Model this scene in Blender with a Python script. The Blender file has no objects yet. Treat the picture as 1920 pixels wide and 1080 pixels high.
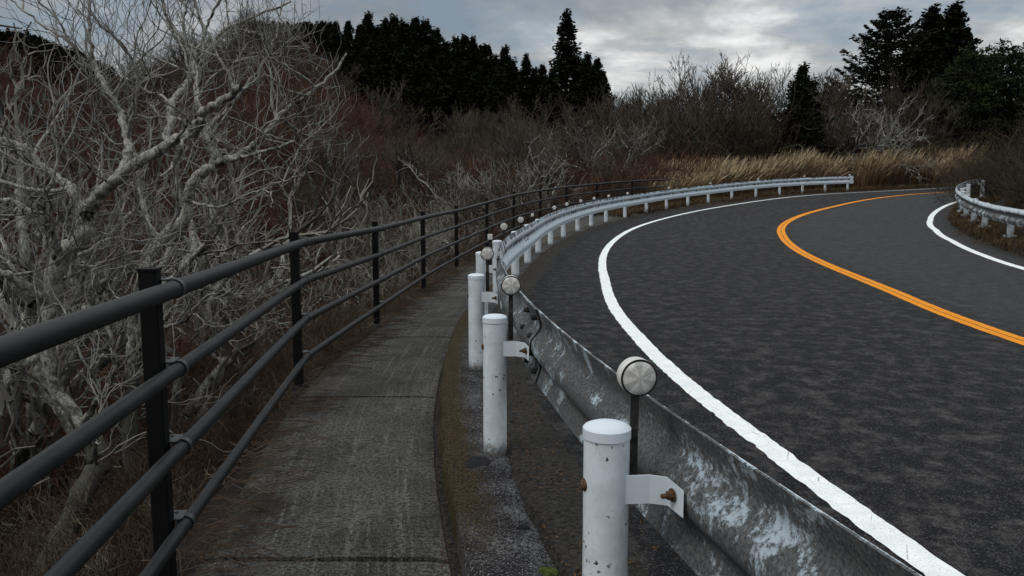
import bpy, math, random
import numpy as np
R = math.radians
SC = bpy.context.scene
COL = SC.collection

# ------------------------------------------------------------------ camera
CAM_H = 1.29; PITCH = R(7.07); FPX = 1531.0
cd = bpy.data.cameras.new('camera'); cam = bpy.data.objects.new('camera', cd); COL.objects.link(cam)
cam.location = (0, 0, CAM_H); cam.rotation_euler = (R(90) - PITCH, 0, 0)
cd.sensor_width = 36; cd.lens = FPX / 1920 * 36; cd.clip_start = .05; cd.clip_end = 3000
SC.camera = cam
# ------------------------------------------------------------------ world, sun, exposure
SUN_EL, SUN_AZ = R(54), R(-125)            # azimuth measured from +Y towards +X
w = bpy.data.worlds.new('World'); SC.world = w; w.use_nodes = True
nt = w.node_tree; nt.nodes.clear()
def N(t, ty, **k):
    n = t.nodes.new(ty)
    for a, b in k.items():
        if a.startswith('i_'):
            key = a[2:]; key = int(key) if key.isdigit() else key.replace('_', ' ')
            n.inputs[key].default_value = b
        else: setattr(n, a, b)
    return n
def L(t, a, b): t.links.new(a, b)
def ramp(t, fac, stops, interp='LINEAR'):
    n = t.nodes.new('ShaderNodeValToRGB'); n.color_ramp.interpolation = interp
    e = n.color_ramp.elements
    while len(e) < len(stops): e.new(.5)
    for i, (p, c) in enumerate(stops):
        e[i].position = p; e[i].color = (*c, 1) if hasattr(c, '__len__') else (c, c, c, 1)
    L(t, fac, n.inputs[0]); return n
def mathn(t, op, a, b=None, clamp=False):
    n = t.nodes.new('ShaderNodeMath'); n.operation = op; n.use_clamp = clamp
    for i, v in enumerate((a, b)):
        if v is None: continue
        if isinstance(v, (int, float)): n.inputs[i].default_value = v
        else: L(t, v, n.inputs[i])
    return n.outputs[0]
def mixc(t, fac, a, b, mode='MIX'):
    n = t.nodes.new('ShaderNodeMix'); n.data_type = 'RGBA'; n.blend_type = mode
    for s, v in ((n.inputs[0], fac), (n.inputs[6], a), (n.inputs[7], b)):
        if isinstance(v, (int, float)): s.default_value = v
        elif isinstance(v, tuple): s.default_value = (*v, 1)
        else: L(t, v, s)
    return n.outputs[2]
sky = N(nt, 'ShaderNodeTexSky', sky_type='NISHITA', sun_disc=False, sun_elevation=SUN_EL, sun_rotation=SUN_AZ)
tc = N(nt, 'ShaderNodeTexCoord'); sep = N(nt, 'ShaderNodeSeparateXYZ'); L(nt, tc.outputs['Generated'], sep.inputs[0])
zz = mathn(nt, 'MAXIMUM', sep.outputs[2], 0.0)
den = mathn(nt, 'ADD', zz, .22)
cx = mathn(nt, 'DIVIDE', sep.outputs[0], den); cy = mathn(nt, 'DIVIDE', sep.outputs[1], den)
cmb = N(nt, 'ShaderNodeCombineXYZ'); L(nt, cx, cmb.inputs[0]); L(nt, cy, cmb.inputs[1]); cmb.inputs[2].default_value = 3.7
n1 = N(nt, 'ShaderNodeTexNoise', i_Scale=1.15, i_Detail=7.0, i_Roughness=.55, i_Distortion=.35); L(nt, cmb.outputs[0], n1.inputs['Vector'])
n2 = N(nt, 'ShaderNodeTexNoise', i_Scale=2.6, i_Detail=8.0, i_Roughness=.6, i_Distortion=.2); L(nt, cmb.outputs[0], n2.inputs['Vector'])
cl = mathn(nt, 'ADD', mathn(nt, 'MULTIPLY', n1.outputs[0], .65), mathn(nt, 'MULTIPLY', n2.outputs[0], .35))
cr = ramp(nt, cl, [(.36, (1.9, 2.2, 2.5)), (.455, (2.8, 3.1, 3.35)), (.52, (4.3, 4.5, 4.6)), (.60, (8.2, 8.3, 8.2))])
elev = N(nt, 'ShaderNodeMapRange', i_1=.12, i_2=.8, i_3=1.0, i_4=2.9); L(nt, zz, elev.inputs[0])
cloud = mixc(nt, 1.0, cr.outputs[0], elev.outputs[0], 'MULTIPLY')
mask = ramp(nt, n2.outputs[0], [(.36, .68), (.50, 1.0)])
col = mixc(nt, mask.outputs[0], sky.outputs[0], cloud)
bg = N(nt, 'ShaderNodeBackground', i_Strength=.1); L(nt, col, bg.inputs[0])
wo = N(nt, 'ShaderNodeOutputWorld'); L(nt, bg.outputs[0], wo.inputs[0])
ld = bpy.data.lights.new('sun', 'SUN'); ld.energy = 1.15; ld.angle = R(18); ld.color = (1, .96, .91)
sun = bpy.data.objects.new('sun', ld); COL.objects.link(sun)
sun.rotation_euler = (R(90) - SUN_EL, 0, -SUN_AZ + R(180)); sun.location = (0, 0, 30)
SC.view_settings.view_transform = 'Standard'; SC.view_settings.look = 'None'
SC.view_settings.gamma = 1; SC.view_settings.exposure = 0.0

# ------------------------------------------------------------------ helpers
rnd = random.Random(7)
nr = np.random.default_rng(11)
def tag(o, label=None, cat=None, group=None, kind=None):
    if label: o['label'] = label
    if cat: o['category'] = cat
    if group: o['group'] = group
    if kind: o['kind'] = kind
    return o
def mesh_np(name, V, F4=None, F3=None, mats=None, mi=None, uv=None, smooth=False, attr=None):
    """V (n,3); F4 (m,4); F3 (k,3)"""
    me = bpy.data.meshes.new(name); V = np.ascontiguousarray(V, dtype=np.float32)
    me.vertices.add(len(V)); me.vertices.foreach_set('co', V.ravel())
    fs = []; tot = []
    if F4 is not None and len(F4): fs.append(np.asarray(F4, np.int32).ravel()); tot.append(np.full(len(F4), 4, np.int32))
    if F3 is not None and len(F3): fs.append(np.asarray(F3, np.int32).ravel()); tot.append(np.full(len(F3), 3, np.int32))
    li = np.concatenate(fs); tt = np.concatenate(tot)
    me.loops.add(len(li)); me.loops.foreach_set('vertex_index', li)
    me.polygons.add(len(tt)); st = np.r_[0, np.cumsum(tt)[:-1]].astype(np.int32)
    me.polygons.foreach_set('loop_start', st)
    me.polygons.foreach_set('use_smooth', np.full(len(tt), bool(smooth)))
    for m in (mats if isinstance(mats, (list, tuple)) else [mats]):
        if m: me.materials.append(m)
    if mi is not None: me.polygons.foreach_set('material_index', np.asarray(mi, np.int32))
    if uv is not None:
        ul = me.uv_layers.new(name='UVMap'); ul.data.foreach_set('uv', np.ascontiguousarray(np.asarray(uv, np.float32)[li]).ravel())
    if attr:
        for k, a in attr.items():
            at = me.attributes.new(k, 'FLOAT', 'POINT'); at.data.foreach_set('value', np.asarray(a, np.float32))
    me.update(calc_edges=True); me.validate()
    return me
def link(name, me, parent=None, loc=(0, 0, 0), rot=(0, 0, 0)):
    o = bpy.data.objects.new(name, me); COL.objects.link(o); o.location = loc; o.rotation_euler = rot
    if parent is not None: o.parent = parent
    return o
def empty(name, loc=(0, 0, 0), rot=(0, 0, 0)):
    o = bpy.data.objects.new(name, None); COL.objects.link(o); o.location = loc; o.rotation_euler = rot
    o.empty_display_size = .2
    return o
def copy_tree(o, parent=None):
    c = o.copy(); COL.objects.link(c)
    if parent is not None: c.parent = parent
    for ch in list(o.children): copy_tree(ch, c)
    return c
class MB:
    """collects quads/tris into one mesh"""
    def __init__(s): s.V = []; s.Q = []; s.T = []; s.n = 0
    def add(s, V, Q=(), T=()):
        V = np.asarray(V, float).reshape(-1, 3); b = s.n; s.V.append(V); s.n += len(V)
        if len(Q): s.Q.append(np.asarray(Q, int).reshape(-1, 4) + b)
        if len(T): s.T.append(np.asarray(T, int).reshape(-1, 3) + b)
        return s
    def box(s, c, d, rz=0, bev=.0):
        hx, hy, hz = d[0] / 2, d[1] / 2, d[2] / 2
        if bev <= 0:
            V = [(x, y, z) for z in (-hz, hz) for x, y in ((-hx, -hy), (hx, -hy), (hx, hy), (-hx, hy))]
            Q = [(3, 2, 1, 0), (4, 5, 6, 7), (0, 1, 5, 4), (1, 2, 6, 5), (2, 3, 7, 6), (3, 0, 4, 7)]
        else:
            b = bev; prof = [(hx - b, hy), (hx, hy - b), (hx, -hy + b), (hx - b, -hy), (-hx + b, -hy), (-hx, -hy + b), (-hx, hy - b), (-hx + b, hy)][::-1]
            V = [(x, y, -hz) for x, y in prof] + [(x, y, hz) for x, y in prof]
            Q = [(i, (i + 1) % 8, 8 + (i + 1) % 8, 8 + i) for i in range(8)] + [(8, 9, 10, 15), (10, 11, 14, 15), (11, 12, 13, 14), (7, 2, 1, 0), (7, 6, 3, 2), (6, 5, 4, 3)]
        V = np.array(V, float); ca, sa = math.cos(rz), math.sin(rz)
        V = np.c_[V[:, 0] * ca - V[:, 1] * sa + c[0], V[:, 0] * sa + V[:, 1] * ca + c[1], V[:, 2] + c[2]]
        return s.add(V, Q)
    def lathe(s, o, axis, prof, n=20, caps=True):
        """prof: list of (t along axis, radius)"""
        a = np.array(axis, float); a /= np.linalg.norm(a)
        r = np.array((0, 0, 1.)) if abs(a[2]) < .8 else np.array((1., 0, 0))
        u = np.cross(a, r); u /= np.linalg.norm(u); v = np.cross(a, u)
        th = np.arange(n) * 2 * math.pi / n; V = []
        for t, rad in prof:
            V.append(np.array(o) + a * t + rad * (np.cos(th)[:, None] * u + np.sin(th)[:, None] * v))
        V = np.concatenate(V); Q = []
        for k in range(len(prof) - 1):
            for i in range(n): j = (i + 1) % n; Q.append((k * n + i, k * n + j, (k + 1) * n + j, (k + 1) * n + i))
        T = []
        if caps:
            V = np.r_[V, [np.array(o) + a * prof[0][0], np.array(o) + a * prof[-1][0]]]; m = len(prof) * n
            for i in range(n):
                j = (i + 1) % n; T.append((m, j, i)); T.append((m + 1, (len(prof) - 1) * n + i, (len(prof) - 1) * n + j))
        return s.add(V, Q, T)
    def mesh(s, name, mat, smooth=False, **k):
        return mesh_np(name, np.concatenate(s.V), np.concatenate(s.Q) if s.Q else None, np.concatenate(s.T) if s.T else None, mat, smooth=smooth, **k)
    def build(s, name, mat, parent=None, smooth=False, loc=(0, 0, 0), rot=(0, 0, 0), auto=None):
        me = s.mesh(name, mat, smooth)
        if auto:
            try: me.set_sharp_from_angle(angle=R(auto))
            except Exception: pass
        return link(name, me, parent, loc, rot)
def tubes(chains, sides=3):
    """chains: list of (pts list/array (n,3), radii (n)) -> V, Q arrays"""
    if not chains: return np.zeros((0, 3)), np.zeros((0, 4), int)
    ln = np.array([len(c[0]) for c in chains]); P = np.concatenate([np.asarray(c[0], float) for c in chains]); rad = np.concatenate([np.asarray(c[1], float) for c in chains])
    st = np.r_[0, np.cumsum(ln)[:-1]]; en = st + ln - 1
    T = np.empty_like(P); T[1:-1] = P[2:] - P[:-2]; T[st] = P[st + 1] - P[st]; T[en] = P[en] - P[en - 1]
    T /= np.maximum(np.linalg.norm(T, axis=1), 1e-9)[:, None]
    ov = np.abs(P[en] - P[st]); ax = np.zeros_like(ov); ax[np.arange(len(ln)), np.argmin(ov, axis=1)] = 1
    A = np.repeat(ax, ln, axis=0)
    U = np.cross(T, A); U /= np.maximum(np.linalg.norm(U, axis=1), 1e-9)[:, None]; W = np.cross(T, U)
    th = np.arange(sides) * 2 * math.pi / sides
    V = P[:, None, :] + rad[:, None, None] * (np.cos(th)[None, :, None] * U[:, None, :] + np.sin(th)[None, :, None] * W[:, None, :])
    V = V.reshape(-1, 3)
    idx = np.ones(len(P), bool); idx[en] = False; a = np.nonzero(idx)[0] * sides
    Q = []
    for i in range(sides):
        j = (i + 1) % sides; Q.append(np.stack([a + i, a + j, a + sides + j, a + sides + i], 1))
    return V, np.concatenate(Q)

# ------------------------------------------------------------------ road layout (metres; measured back from the photograph)
CTRL = [(3.5,-8,0),(1.85,-3.5,0),(.84,-.5,0),(.42,1.1,0),(.218,1.95,0),(-.098,3.84,0),(-.27,5.75,0),(-.30,7.8,0),(-.18,9.8,0),(.061,11.7,0),(.5,15.6,.02),(1.22,19.45,.08),(2.25,23.2,.165),(3.72,26.85,.275),(5.7,30.2,.45),(7.95,33.2,.62),(10.6,35.95,.82),(13.6,38.5,.97),(17.2,40.9,1.08),(22,43.3,1.25),(28,45,1.48),(36,45,1.85),(46,42,2.3),(60,36,2.6)]
def catmull(P, n=20):
    P = [np.array(p, float) for p in P]; P = [2*P[0]-P[1]] + P + [2*P[-1]-P[-2]]; out = []
    for i in range(1, len(P) - 2):
        for k in range(n):
            t = k / n
            out.append(.5*((2*P[i])+(-P[i-1]+P[i+1])*t+(2*P[i-1]-5*P[i]+4*P[i+1]-P[i+2])*t*t+(-P[i-1]+3*P[i]-3*P[i+1]+P[i+2])*t**3))
    out.append(P[-2]); return np.array(out)
def resample(C, d):
    s = np.r_[0, np.cumsum(np.hypot(*np.diff(C[:, :2], axis=0).T))]; S = np.arange(0, s[-1], d)
    return np.stack([np.interp(S, s, C[:, i]) for i in range(C.shape[1])], 1)
DS = .25
C = resample(catmull(CTRL), DS)
_k = np.exp(-.5 * (np.arange(-9, 10) / 4.0) ** 2); _k /= _k.sum()
C = np.stack([np.convolve(np.pad(C[:, i], 9, mode='reflect', reflect_type='odd'), _k, 'valid') for i in range(3)], 1); NS = len(C); S = np.arange(NS) * DS
TAN = np.gradient(C[:, :2], axis=0); TAN /= np.linalg.norm(TAN, axis=1)[:, None]; NRM = np.stack([TAN[:, 1], -TAN[:, 0]], 1)
def at(s, w_=0., dz=0.):
    """point at distance s along the outer post line and w to its right"""
    s = np.asarray(s, float); w_ = np.broadcast_to(np.asarray(w_, float), s.shape)
    x = np.interp(s, S, C[:, 0]); y = np.interp(s, S, C[:, 1]); z = np.interp(s, S, C[:, 2])
    nx = np.interp(s, S, NRM[:, 0]); ny = np.interp(s, S, NRM[:, 1])
    return np.stack([x + nx * w_, y + ny * w_, z + dz], -1)
def head(s): return math.atan2(np.interp(s, S, TAN[:, 1]), np.interp(s, S, TAN[:, 0]))
def near(X, Y):
    X = np.atleast_1d(X).astype(float); Y = np.atleast_1d(Y).astype(float); si = np.empty(len(X)); wi = np.empty(len(X))
    for a in range(0, len(X), 4000):
        dx = X[a:a+4000, None] - C[None, :, 0]; dy = Y[a:a+4000, None] - C[None, :, 1]; i = np.argmin(dx*dx + dy*dy, 1)
        k = np.arange(len(i)); si[a:a+4000] = S[i]; d = np.hypot(dx[k, i], dy[k, i]); sg = np.sign(dx[k, i]*NRM[i, 0] + dy[k, i]*NRM[i, 1])
        wi[a:a+4000] = d * sg
    return si, wi
W_ORANGE = lambda s: np.interp(s, [0, 15, 19, 24, 30, 38, 43, 50, 60, 100], [4.45, 4.6, 4.85, 5.0, 5.1, 5.1, 5.15, 5.05, 4.8, 4.6])
W_IN = lambda s: np.interp(s, [0, 18, 22, 25, 29, 33, 37.5, 41, 46, 52, 60, 100], [7.3, 7.5, 7.85, 8.22, 8.65, 8.88, 8.87, 8.73, 8.5, 8.3, 8.1, 8.0])
FENCE = np.array([(-.6,-3.3,1.05),(-.85,-.3,1.0),(-1.20,2.7,.946),(-1.55,5.83,.894),(-1.47,8.8,.845),(-1.28,11.8,.86),(-1.0,14.8,.874),(-.54,17.8,.965),(.05,20.7,1.09),(.82,23.5,1.19),(1.75,26.3,1.29),(3.0,29.0,1.39),(4.6,31.4,1.50),(6.4,33.7,1.58)])
FC = resample(catmull(FENCE, 12), .25)
def smooth(a, b, x): t = np.clip((x - a) / (b - a), 0, 1); return t * t * (3 - 2 * t)
def vnoise(X, Y, sc, seed=0):
    X = np.asarray(X) / sc; Y = np.asarray(Y) / sc; x0 = np.floor(X); y0 = np.floor(Y); fx = X - x0; fy = Y - y0; fx = fx*fx*(3-2*fx); fy = fy*fy*(3-2*fy)
    h = lambda a, b: np.modf(np.abs(np.sin(a*127.1 + b*311.7 + seed*17.3) * 43758.5453))[0]
    return (h(x0, y0)*(1-fx)+h(x0+1, y0)*fx)*(1-fy) + (h(x0, y0+1)*(1-fx)+h(x0+1, y0+1)*fx)*fy
YG = ([-900, 0, 230, 350, 450, 550, 640, 750, 850, 1000, 1130, 1300, 1600, 2000, 2600], [170, 170, 230, 190, 135, 140, 185, 250, 272, 262, 268, 290, 300, 285, 285])
def terr(X, Y):
    X = np.atleast_1d(X).astype(float); Y = np.atleast_1d(Y).astype(float)
    s, wd = near(X, Y); cz = np.interp(s, S, C[:, 2])
    # left of the fence
    dl = np.maximum(-1.45 - wd, 0); A = 1 - smooth(33, 44, s)
    left = cz - .45 - A * (1 - np.exp(-dl / 5.0)) * 4.2 + (1 - A) * (.40 + .10 * dl)
    dr = np.maximum(wd - (W_IN(s) + 1.4), 0)
    right = cz + .12 + 1.9 * (1 - np.exp(-dr / 4.0))
    mid = cz - .42
    z = np.where(wd < -1.45, left, np.where(dr > 0, right, mid))
    farv = (wd < .7) & (s > 40.5); z = np.where(farv & (wd >= -1.45), cz - .03, z)
    r = np.hypot(X, Y); px = 960 + FPX * X / np.maximum(Y, 1.0); px = np.where(Y < 1, np.where(X < 0, -900, 2600), np.clip(px, -900, 2600))
    hf = CAM_H + (353 - np.interp(px, *YG)) / FPX * 95
    t = np.clip((r - 18) / 77, 0, 1.0); hill = -4.2 + (hf + 4.2) * t ** .95 + np.clip(r - 95, 0, 40) * .04 - np.clip(r - 150, 0, 400) * .05
    dist = np.where(wd < 0, dl, dr); k = smooth(4, 26, dist)
    z = z * (1 - k) + hill * k
    rough = np.clip(dist / 3, 0, 1)
    return z + rough * ((vnoise(X, Y, 6, 1) - .5) * .9 + (vnoise(X, Y, 2.1, 2) - .5) * .3) * np.where(r > 60, 1.6, 1)
def P(px, r, n=None):
    """world x, y at image column px and ground distance r"""
    a = math.atan2(px - 960, FPX); return r * math.sin(a), r * math.cos(a)
def zpix(y, Yd):   # height seen at image row y for depth Yd
    v = (y - 540) / FPX; c, s = math.cos(PITCH), math.sin(PITCH); t = Yd / (c - v * s); return CAM_H - t * (s + v * c)
def unproj(px, py, dep):
    u = (px - 960) / FPX; v = (py - 540) / FPX; c, s = math.cos(PITCH), math.sin(PITCH); t = dep / (c - v * s)
    return (u * t, dep, CAM_H - t * (s + v * c))

# ------------------------------------------------------------------ materials
MATS = {}
def mat(name):
    m = bpy.data.materials.new(name); m.use_nodes = True; t = m.node_tree; t.nodes.clear()
    o = t.nodes.new('ShaderNodeOutputMaterial'); b = t.nodes.new('ShaderNodeBsdfPrincipled'); L(t, b.outputs[0], o.inputs[0]); MATS[name] = m
    return m, t, b
def objc(t): return t.nodes.new('ShaderNodeTexCoord').outputs['Object']
def noise(t, vec, sc, det=4, ro=.6, dist=0.):
    n = N(t, 'ShaderNodeTexNoise', i_Scale=sc, i_Detail=det, i_Roughness=ro, i_Distortion=dist)
    if vec is not None: L(t, vec, n.inputs['Vector'])
    return n.outputs[0]
def geo(t): return t.nodes.new('ShaderNodeNewGeometry').outputs['Position']
def bump(t, b, h, st, d=.01):
    n = N(t, 'ShaderNodeBump', i_Strength=st, i_Distance=d); L(t, h, n.inputs['Height']); L(t, n.outputs[0], b.inputs['Normal'])
def simple(name, ca, cb, sc, rough=.9, det=5, bs=0, spec=.12, lo=.35, hi=.65):
    m, t, b = mat(name); p = geo(t); n = noise(t, p, sc, det)
    r = ramp(t, n, [(lo, ca), (hi, cb)]); L(t, r.outputs[0], b.inputs['Base Color']); b.inputs['Roughness'].default_value = rough
    b.inputs['Specular IOR Level'].default_value = spec
    if bs: bump(t, b, n, bs)
    return m
# asphalt
m, t, b = mat('asphalt'); p = geo(t); b.inputs['Roughness'].default_value = .85; b.inputs['Specular IOR Level'].default_value = .10
at_w = N(t, 'ShaderNodeAttribute', attribute_name='lane'); 
mp = N(t, 'ShaderNodeMapping'); mp.inputs['Scale'].default_value = (.9, .8, 1); L(t, p, mp.inputs[0])
big = noise(t, mp.outputs[0], 6.8, 7, .72, .1); mid = noise(t, p, 38, 3, .6); fine = noise(t, p, 260, 2, .6)
vor = N(t, 'ShaderNodeTexVoronoi', i_Scale=170.0); L(t, p, vor.inputs[0])
base = mixc(t, at_w.outputs['Fac'], (.0105, .0102, .0112), (.032, .0335, .0335))
c1 = mixc(t, ramp(t, big, [(.47, 0.), (.62, 1.)]).outputs[0], base, (.072, .068, .068)); c1 = mixc(t, ramp(t, mid, [(.34, .15), (.58, 1.)]).outputs[0], base, c1)
sp = ramp(t, vor.outputs['Color'], [(.72, 0.), (.95, 1.)]); c2 = mixc(t, mathn(t, 'MULTIPLY', sp.outputs[0], .75), c1, (.14, .137, .135))
c3 = mixc(t, ramp(t, fine, [(.30, 1.), (.5, 0.)]).outputs[0], c2, (.007, .007, .008)); L(t, c3, b.inputs['Base Color'])
bump(t, b, mathn(t, 'ADD', vor.outputs['Distance'], fine), .8, .006)
ASPH = m
# marking paint
def paintmat(name, ca, cb, dark):
    m, t, b = mat(name); p = geo(t); n = noise(t, p, 9, 6, .65); f = noise(t, p, 120, 3, .6)
    vc = N(t, 'ShaderNodeTexVoronoi', feature='DISTANCE_TO_EDGE', i_Scale=5.0); L(t, p, vc.inputs[0])
    c = mixc(t, ramp(t, n, [(.35, 0.), (.65, 1.)]).outputs[0], ca, cb)
    pit = mathn(t, 'MULTIPLY', ramp(t, f, [(.33, 1.), (.39, 0.)]).outputs[0], .8)
    c = mixc(t, pit, c, dark)
    ck = mathn(t, 'MULTIPLY', ramp(t, vc.outputs['Distance'], [(.0, 1.), (.012, 0.)]).outputs[0], ramp(t, n, [(.5, 0.), (.58, .8)]).outputs[0])
    c = mixc(t, ck, c, dark); L(t, c, b.inputs['Base Color']); b.inputs['Roughness'].default_value = .8; b.inputs['Specular IOR Level'].default_value = .12
    bump(t, b, mathn(t, 'ADD', f, n), .4, .004); return m
WHITE_LINE = paintmat('white_marking', (.66, .69, .69), (.80, .82, .81), (.10, .10, .10))
ORANGE_LINE = paintmat('orange_marking', (.60, .20, .008), (.72, .27, .012), (.10, .05, .02))
# concrete path
m, t, b = mat('path_concrete'); p = geo(t); b.inputs['Roughness'].default_value = .85; b.inputs['Specular IOR Level'].default_value = .1
uv = N(t, 'ShaderNodeUVMap'); mp = N(t, 'ShaderNodeMapping'); mp.inputs['Scale'].default_value = (.35, 11, 1); L(t, uv.outputs[0], mp.inputs[0])
sx = N(t, 'ShaderNodeSeparateXYZ'); L(t, uv.outputs[0], sx.inputs[0])
st = noise(t, mp.outputs[0], 2.2, 5, .65); big = noise(t, p, 2.3, 5, .6); f = noise(t, p, 190, 2, .6); f2 = noise(t, p, 60, 3, .65)
c = mixc(t, ramp(t, big, [(.35, 0.), (.62, 1.)]).outputs[0], (.032, .0315, .028), (.088, .086, .076))
c = mixc(t, ramp(t, st, [(.53, 0.), (.70, .8)]).outputs[0], c, (.16, .157, .14))
c = mixc(t, ramp(t, f2, [(.42, .85), (.56, 0.)]).outputs[0], c, (.013, .013, .011))
c = mixc(t, ramp(t, f, [(.60, 0.), (.68, .8)]).outputs[0], c, (.24, .235, .21))
edge = ramp(t, mathn(t, 'ADD', sx.outputs[1], mathn(t, 'MULTIPLY', mathn(t, 'SUBTRACT', big, .5), .9)), [(.03, 1.), (.17, 0.)])
c = mixc(t, mathn(t, 'MULTIPLY', edge.outputs[0], .75), c, (.020, .016, .011))
L(t, c, b.inputs['Base Color']); bump(t, b, mathn(t, 'ADD', f, f2), .6, .006); PATHM = m
# kerb
m, t, b = mat('kerb_concrete'); p = geo(t); b.inputs['Roughness'].default_value = .9; b.inputs['Specular IOR Level'].default_value = .1
uv = N(t, 'ShaderNodeUVMap'); sx = N(t, 'ShaderNodeSeparateXYZ'); L(t, uv.outputs[0], sx.inputs[0])
big = noise(t, p, 5.5, 5, .6); f = noise(t, p, 130, 3, .65); f2 = noise(t, p, 22, 4, .6)
c = mixc(t, ramp(t, big, [(.40, 0.), (.68, 1.)]).outputs[0], (.022, .021, .022), (.12, .12, .125))
c = mixc(t, ramp(t, noise(t, p, 55, 5, .75), [(.44, .95), (.54, 0.)]).outputs[0], c, (.007, .006, .007)); c = mixc(t, ramp(t, f, [(.58, 0.), (.66, .8)]).outputs[0], c, (.34, .34, .35))
mossy = mathn(t, 'MULTIPLY', ramp(t, mathn(t, 'ADD', sx.outputs[1], mathn(t, 'MULTIPLY', mathn(t, 'SUBTRACT', f2, .5), .5)), [(.20, 1.), (.40, 0.)]).outputs[0],
      ramp(t, mathn(t, 'ADD', mathn(t, 'MULTIPLY', sx.outputs[0], .1), mathn(t, 'MULTIPLY', mathn(t, 'SUBTRACT', big, .5), .25)), [(.0, 0.), (1.17/1.0 - .0001, 0.)]).outputs[0] if False else 1.0)
grad = N(t, 'ShaderNodeMapRange', i_1=11.6, i_2=12.2); L(t, mathn(t, 'ADD', sx.outputs[0], mathn(t, 'MULTIPLY', f2, .8)), grad.inputs[0])
mossy = mathn(t, 'MULTIPLY', mossy, grad.outputs[0])
mc = mixc(t, ramp(t, noise(t, p, 85, 4, .75), [(.42, 0.), (.6, 1.)]).outputs[0], (.008, .006, .003), (.070, .048, .020)); c = mixc(t, mathn(t, 'MULTIPLY', mossy, .93), c, mc)
L(t, c, b.inputs['Base Color']); bump(t, b, mathn(t, 'ADD', f, f2), .9, .012); KERB = m
GROUND = simple('forest_floor', (.006, .004, .0035), (.020, .013, .010), 1.7, bs=.6)
VERGE = simple('verge_soil', (.010, .007, .005), (.038, .028, .017), 9, bs=.8)
SOIL = simple('gutter_soil', (.007, .0065, .006), (.034, .031, .028), 50, bs=.8)
TARP = simple('tar_patch', (.010, .010, .011), (.018, .018, .02), 40, bs=.4)
# painted steel
def steel(name, dirt, ca=(.50, .575, .635), cb=(.62, .68, .72), chips=.0):
    m, t, b = mat(name); p = geo(t); b.inputs['Roughness'].default_value = .55; b.inputs['Specular IOR Level'].default_value = .3
    n = noise(t, p, 5.0, 4, .7, .2); f = noise(t, p, 58, 8, .85, 0); g = noise(t, p, 9, 4, .6)
    c = mixc(t, g, ca, cb)
    at_ = N(t, 'ShaderNodeAttribute', attribute_name='dirt')
    amt = mathn(t, 'MULTIPLY', at_.outputs['Fac'], dirt) if dirt > 0 else None
    if amt is not None:
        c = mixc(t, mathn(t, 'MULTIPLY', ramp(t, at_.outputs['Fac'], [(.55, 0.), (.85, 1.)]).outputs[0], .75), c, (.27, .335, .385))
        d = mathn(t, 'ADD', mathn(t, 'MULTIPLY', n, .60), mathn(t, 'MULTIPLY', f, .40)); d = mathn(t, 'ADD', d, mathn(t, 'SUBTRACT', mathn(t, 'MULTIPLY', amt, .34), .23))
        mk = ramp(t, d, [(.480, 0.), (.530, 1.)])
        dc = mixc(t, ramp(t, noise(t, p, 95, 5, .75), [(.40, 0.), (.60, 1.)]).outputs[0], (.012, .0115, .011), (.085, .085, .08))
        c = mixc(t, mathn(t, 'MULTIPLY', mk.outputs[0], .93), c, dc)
        rr = N(t, 'ShaderNodeMapRange', i_3=.65, i_4=1.0); L(t, mk.outputs[0], rr.inputs[0]); L(t, rr.outputs[0], b.inputs['Roughness'])
        bump(t, b, mk.outputs[0], .15, .001)
    if chips:
        vo = N(t, 'ShaderNodeTexVoronoi', i_Scale=48.0, i_Randomness=1.0); dv = N(t, 'ShaderNodeTexNoise', i_Scale=90.0, i_Detail=3.0); L(t, p, dv.inputs['Vector']); va = N(t, 'ShaderNodeVectorMath', operation='MULTIPLY_ADD'); L(t, dv.outputs['Color'], va.inputs[0]); va.inputs[1].default_value = (.02, .02, .02); L(t, p, va.inputs[2]); L(t, va.outputs[0], vo.inputs[0])
        reg = ramp(t, noise(t, p, 6.5, 2), [(.54, 0.), (.60, 1.)])
        ch = mathn(t, 'MULTIPLY', ramp(t, vo.outputs['Distance'], [(.20, 1.), (.26, 0.)]).outputs[0], reg.outputs[0])
        c = mixc(t, mathn(t, 'MULTIPLY', ch, chips), c, (.030, .022, .018))
        gr = ramp(t, noise(t, p, 14, 5, .7), [(.42, .0), (.75, .45)]); c = mixc(t, gr.outputs[0], c, (.26, .255, .24))
        so = N(t, 'ShaderNodeSeparateXYZ'); L(t, objc(t), so.inputs[0]); zn = mathn(t, 'ADD', so.outputs[2], mathn(t, 'MULTIPLY', noise(t, p, 35, 5, .7), .12))
        if name == 'white_post_paint': c = mixc(t, mathn(t, 'MULTIPLY', ramp(t, zn, [(.07, 1.), (.13, 0.)]).outputs[0], .9), c, (.045, .036, .026))
        mp_ = N(t, 'ShaderNodeMapping'); mp_.inputs['Scale'].default_value = (1, 1, .06); L(t, p, mp_.inputs[0]); c = mixc(t, mathn(t, 'MULTIPLY', ramp(t, noise(t, mp_.outputs[0], 60, 4, .6), [(.56, 0.), (.7, .5)]).outputs[0], reg.outputs[0]), c, (.16, .11, .07))
    L(t, c, b.inputs['Base Color']); return m
POST = steel('white_post_paint', 0, (.54, .60, .645), (.64, .695, .735), chips=1.0)
BEAM = steel('weathered_beam_paint', 1.0)
BRACK = steel('bracket_paint', 0, (.52, .58, .63), (.60, .65, .69))
RUST = simple('rusty_bolt', (.035, .022, .015), (.13, .075, .04), 160, .8, bs=.5)
DARKST = simple('dark_steel_strap', (.012, .012, .012), (.045, .043, .04), 40, .6)
FENCEM = simple('dark_fence_paint', (.006, .0065, .0072), (.013, .0135, .0145), 9, .55, spec=.2)
FPOST = simple('black_fence_post', (.002, .002, .0025), (.005, .005, .0055), 7, .7, spec=.12)
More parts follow.
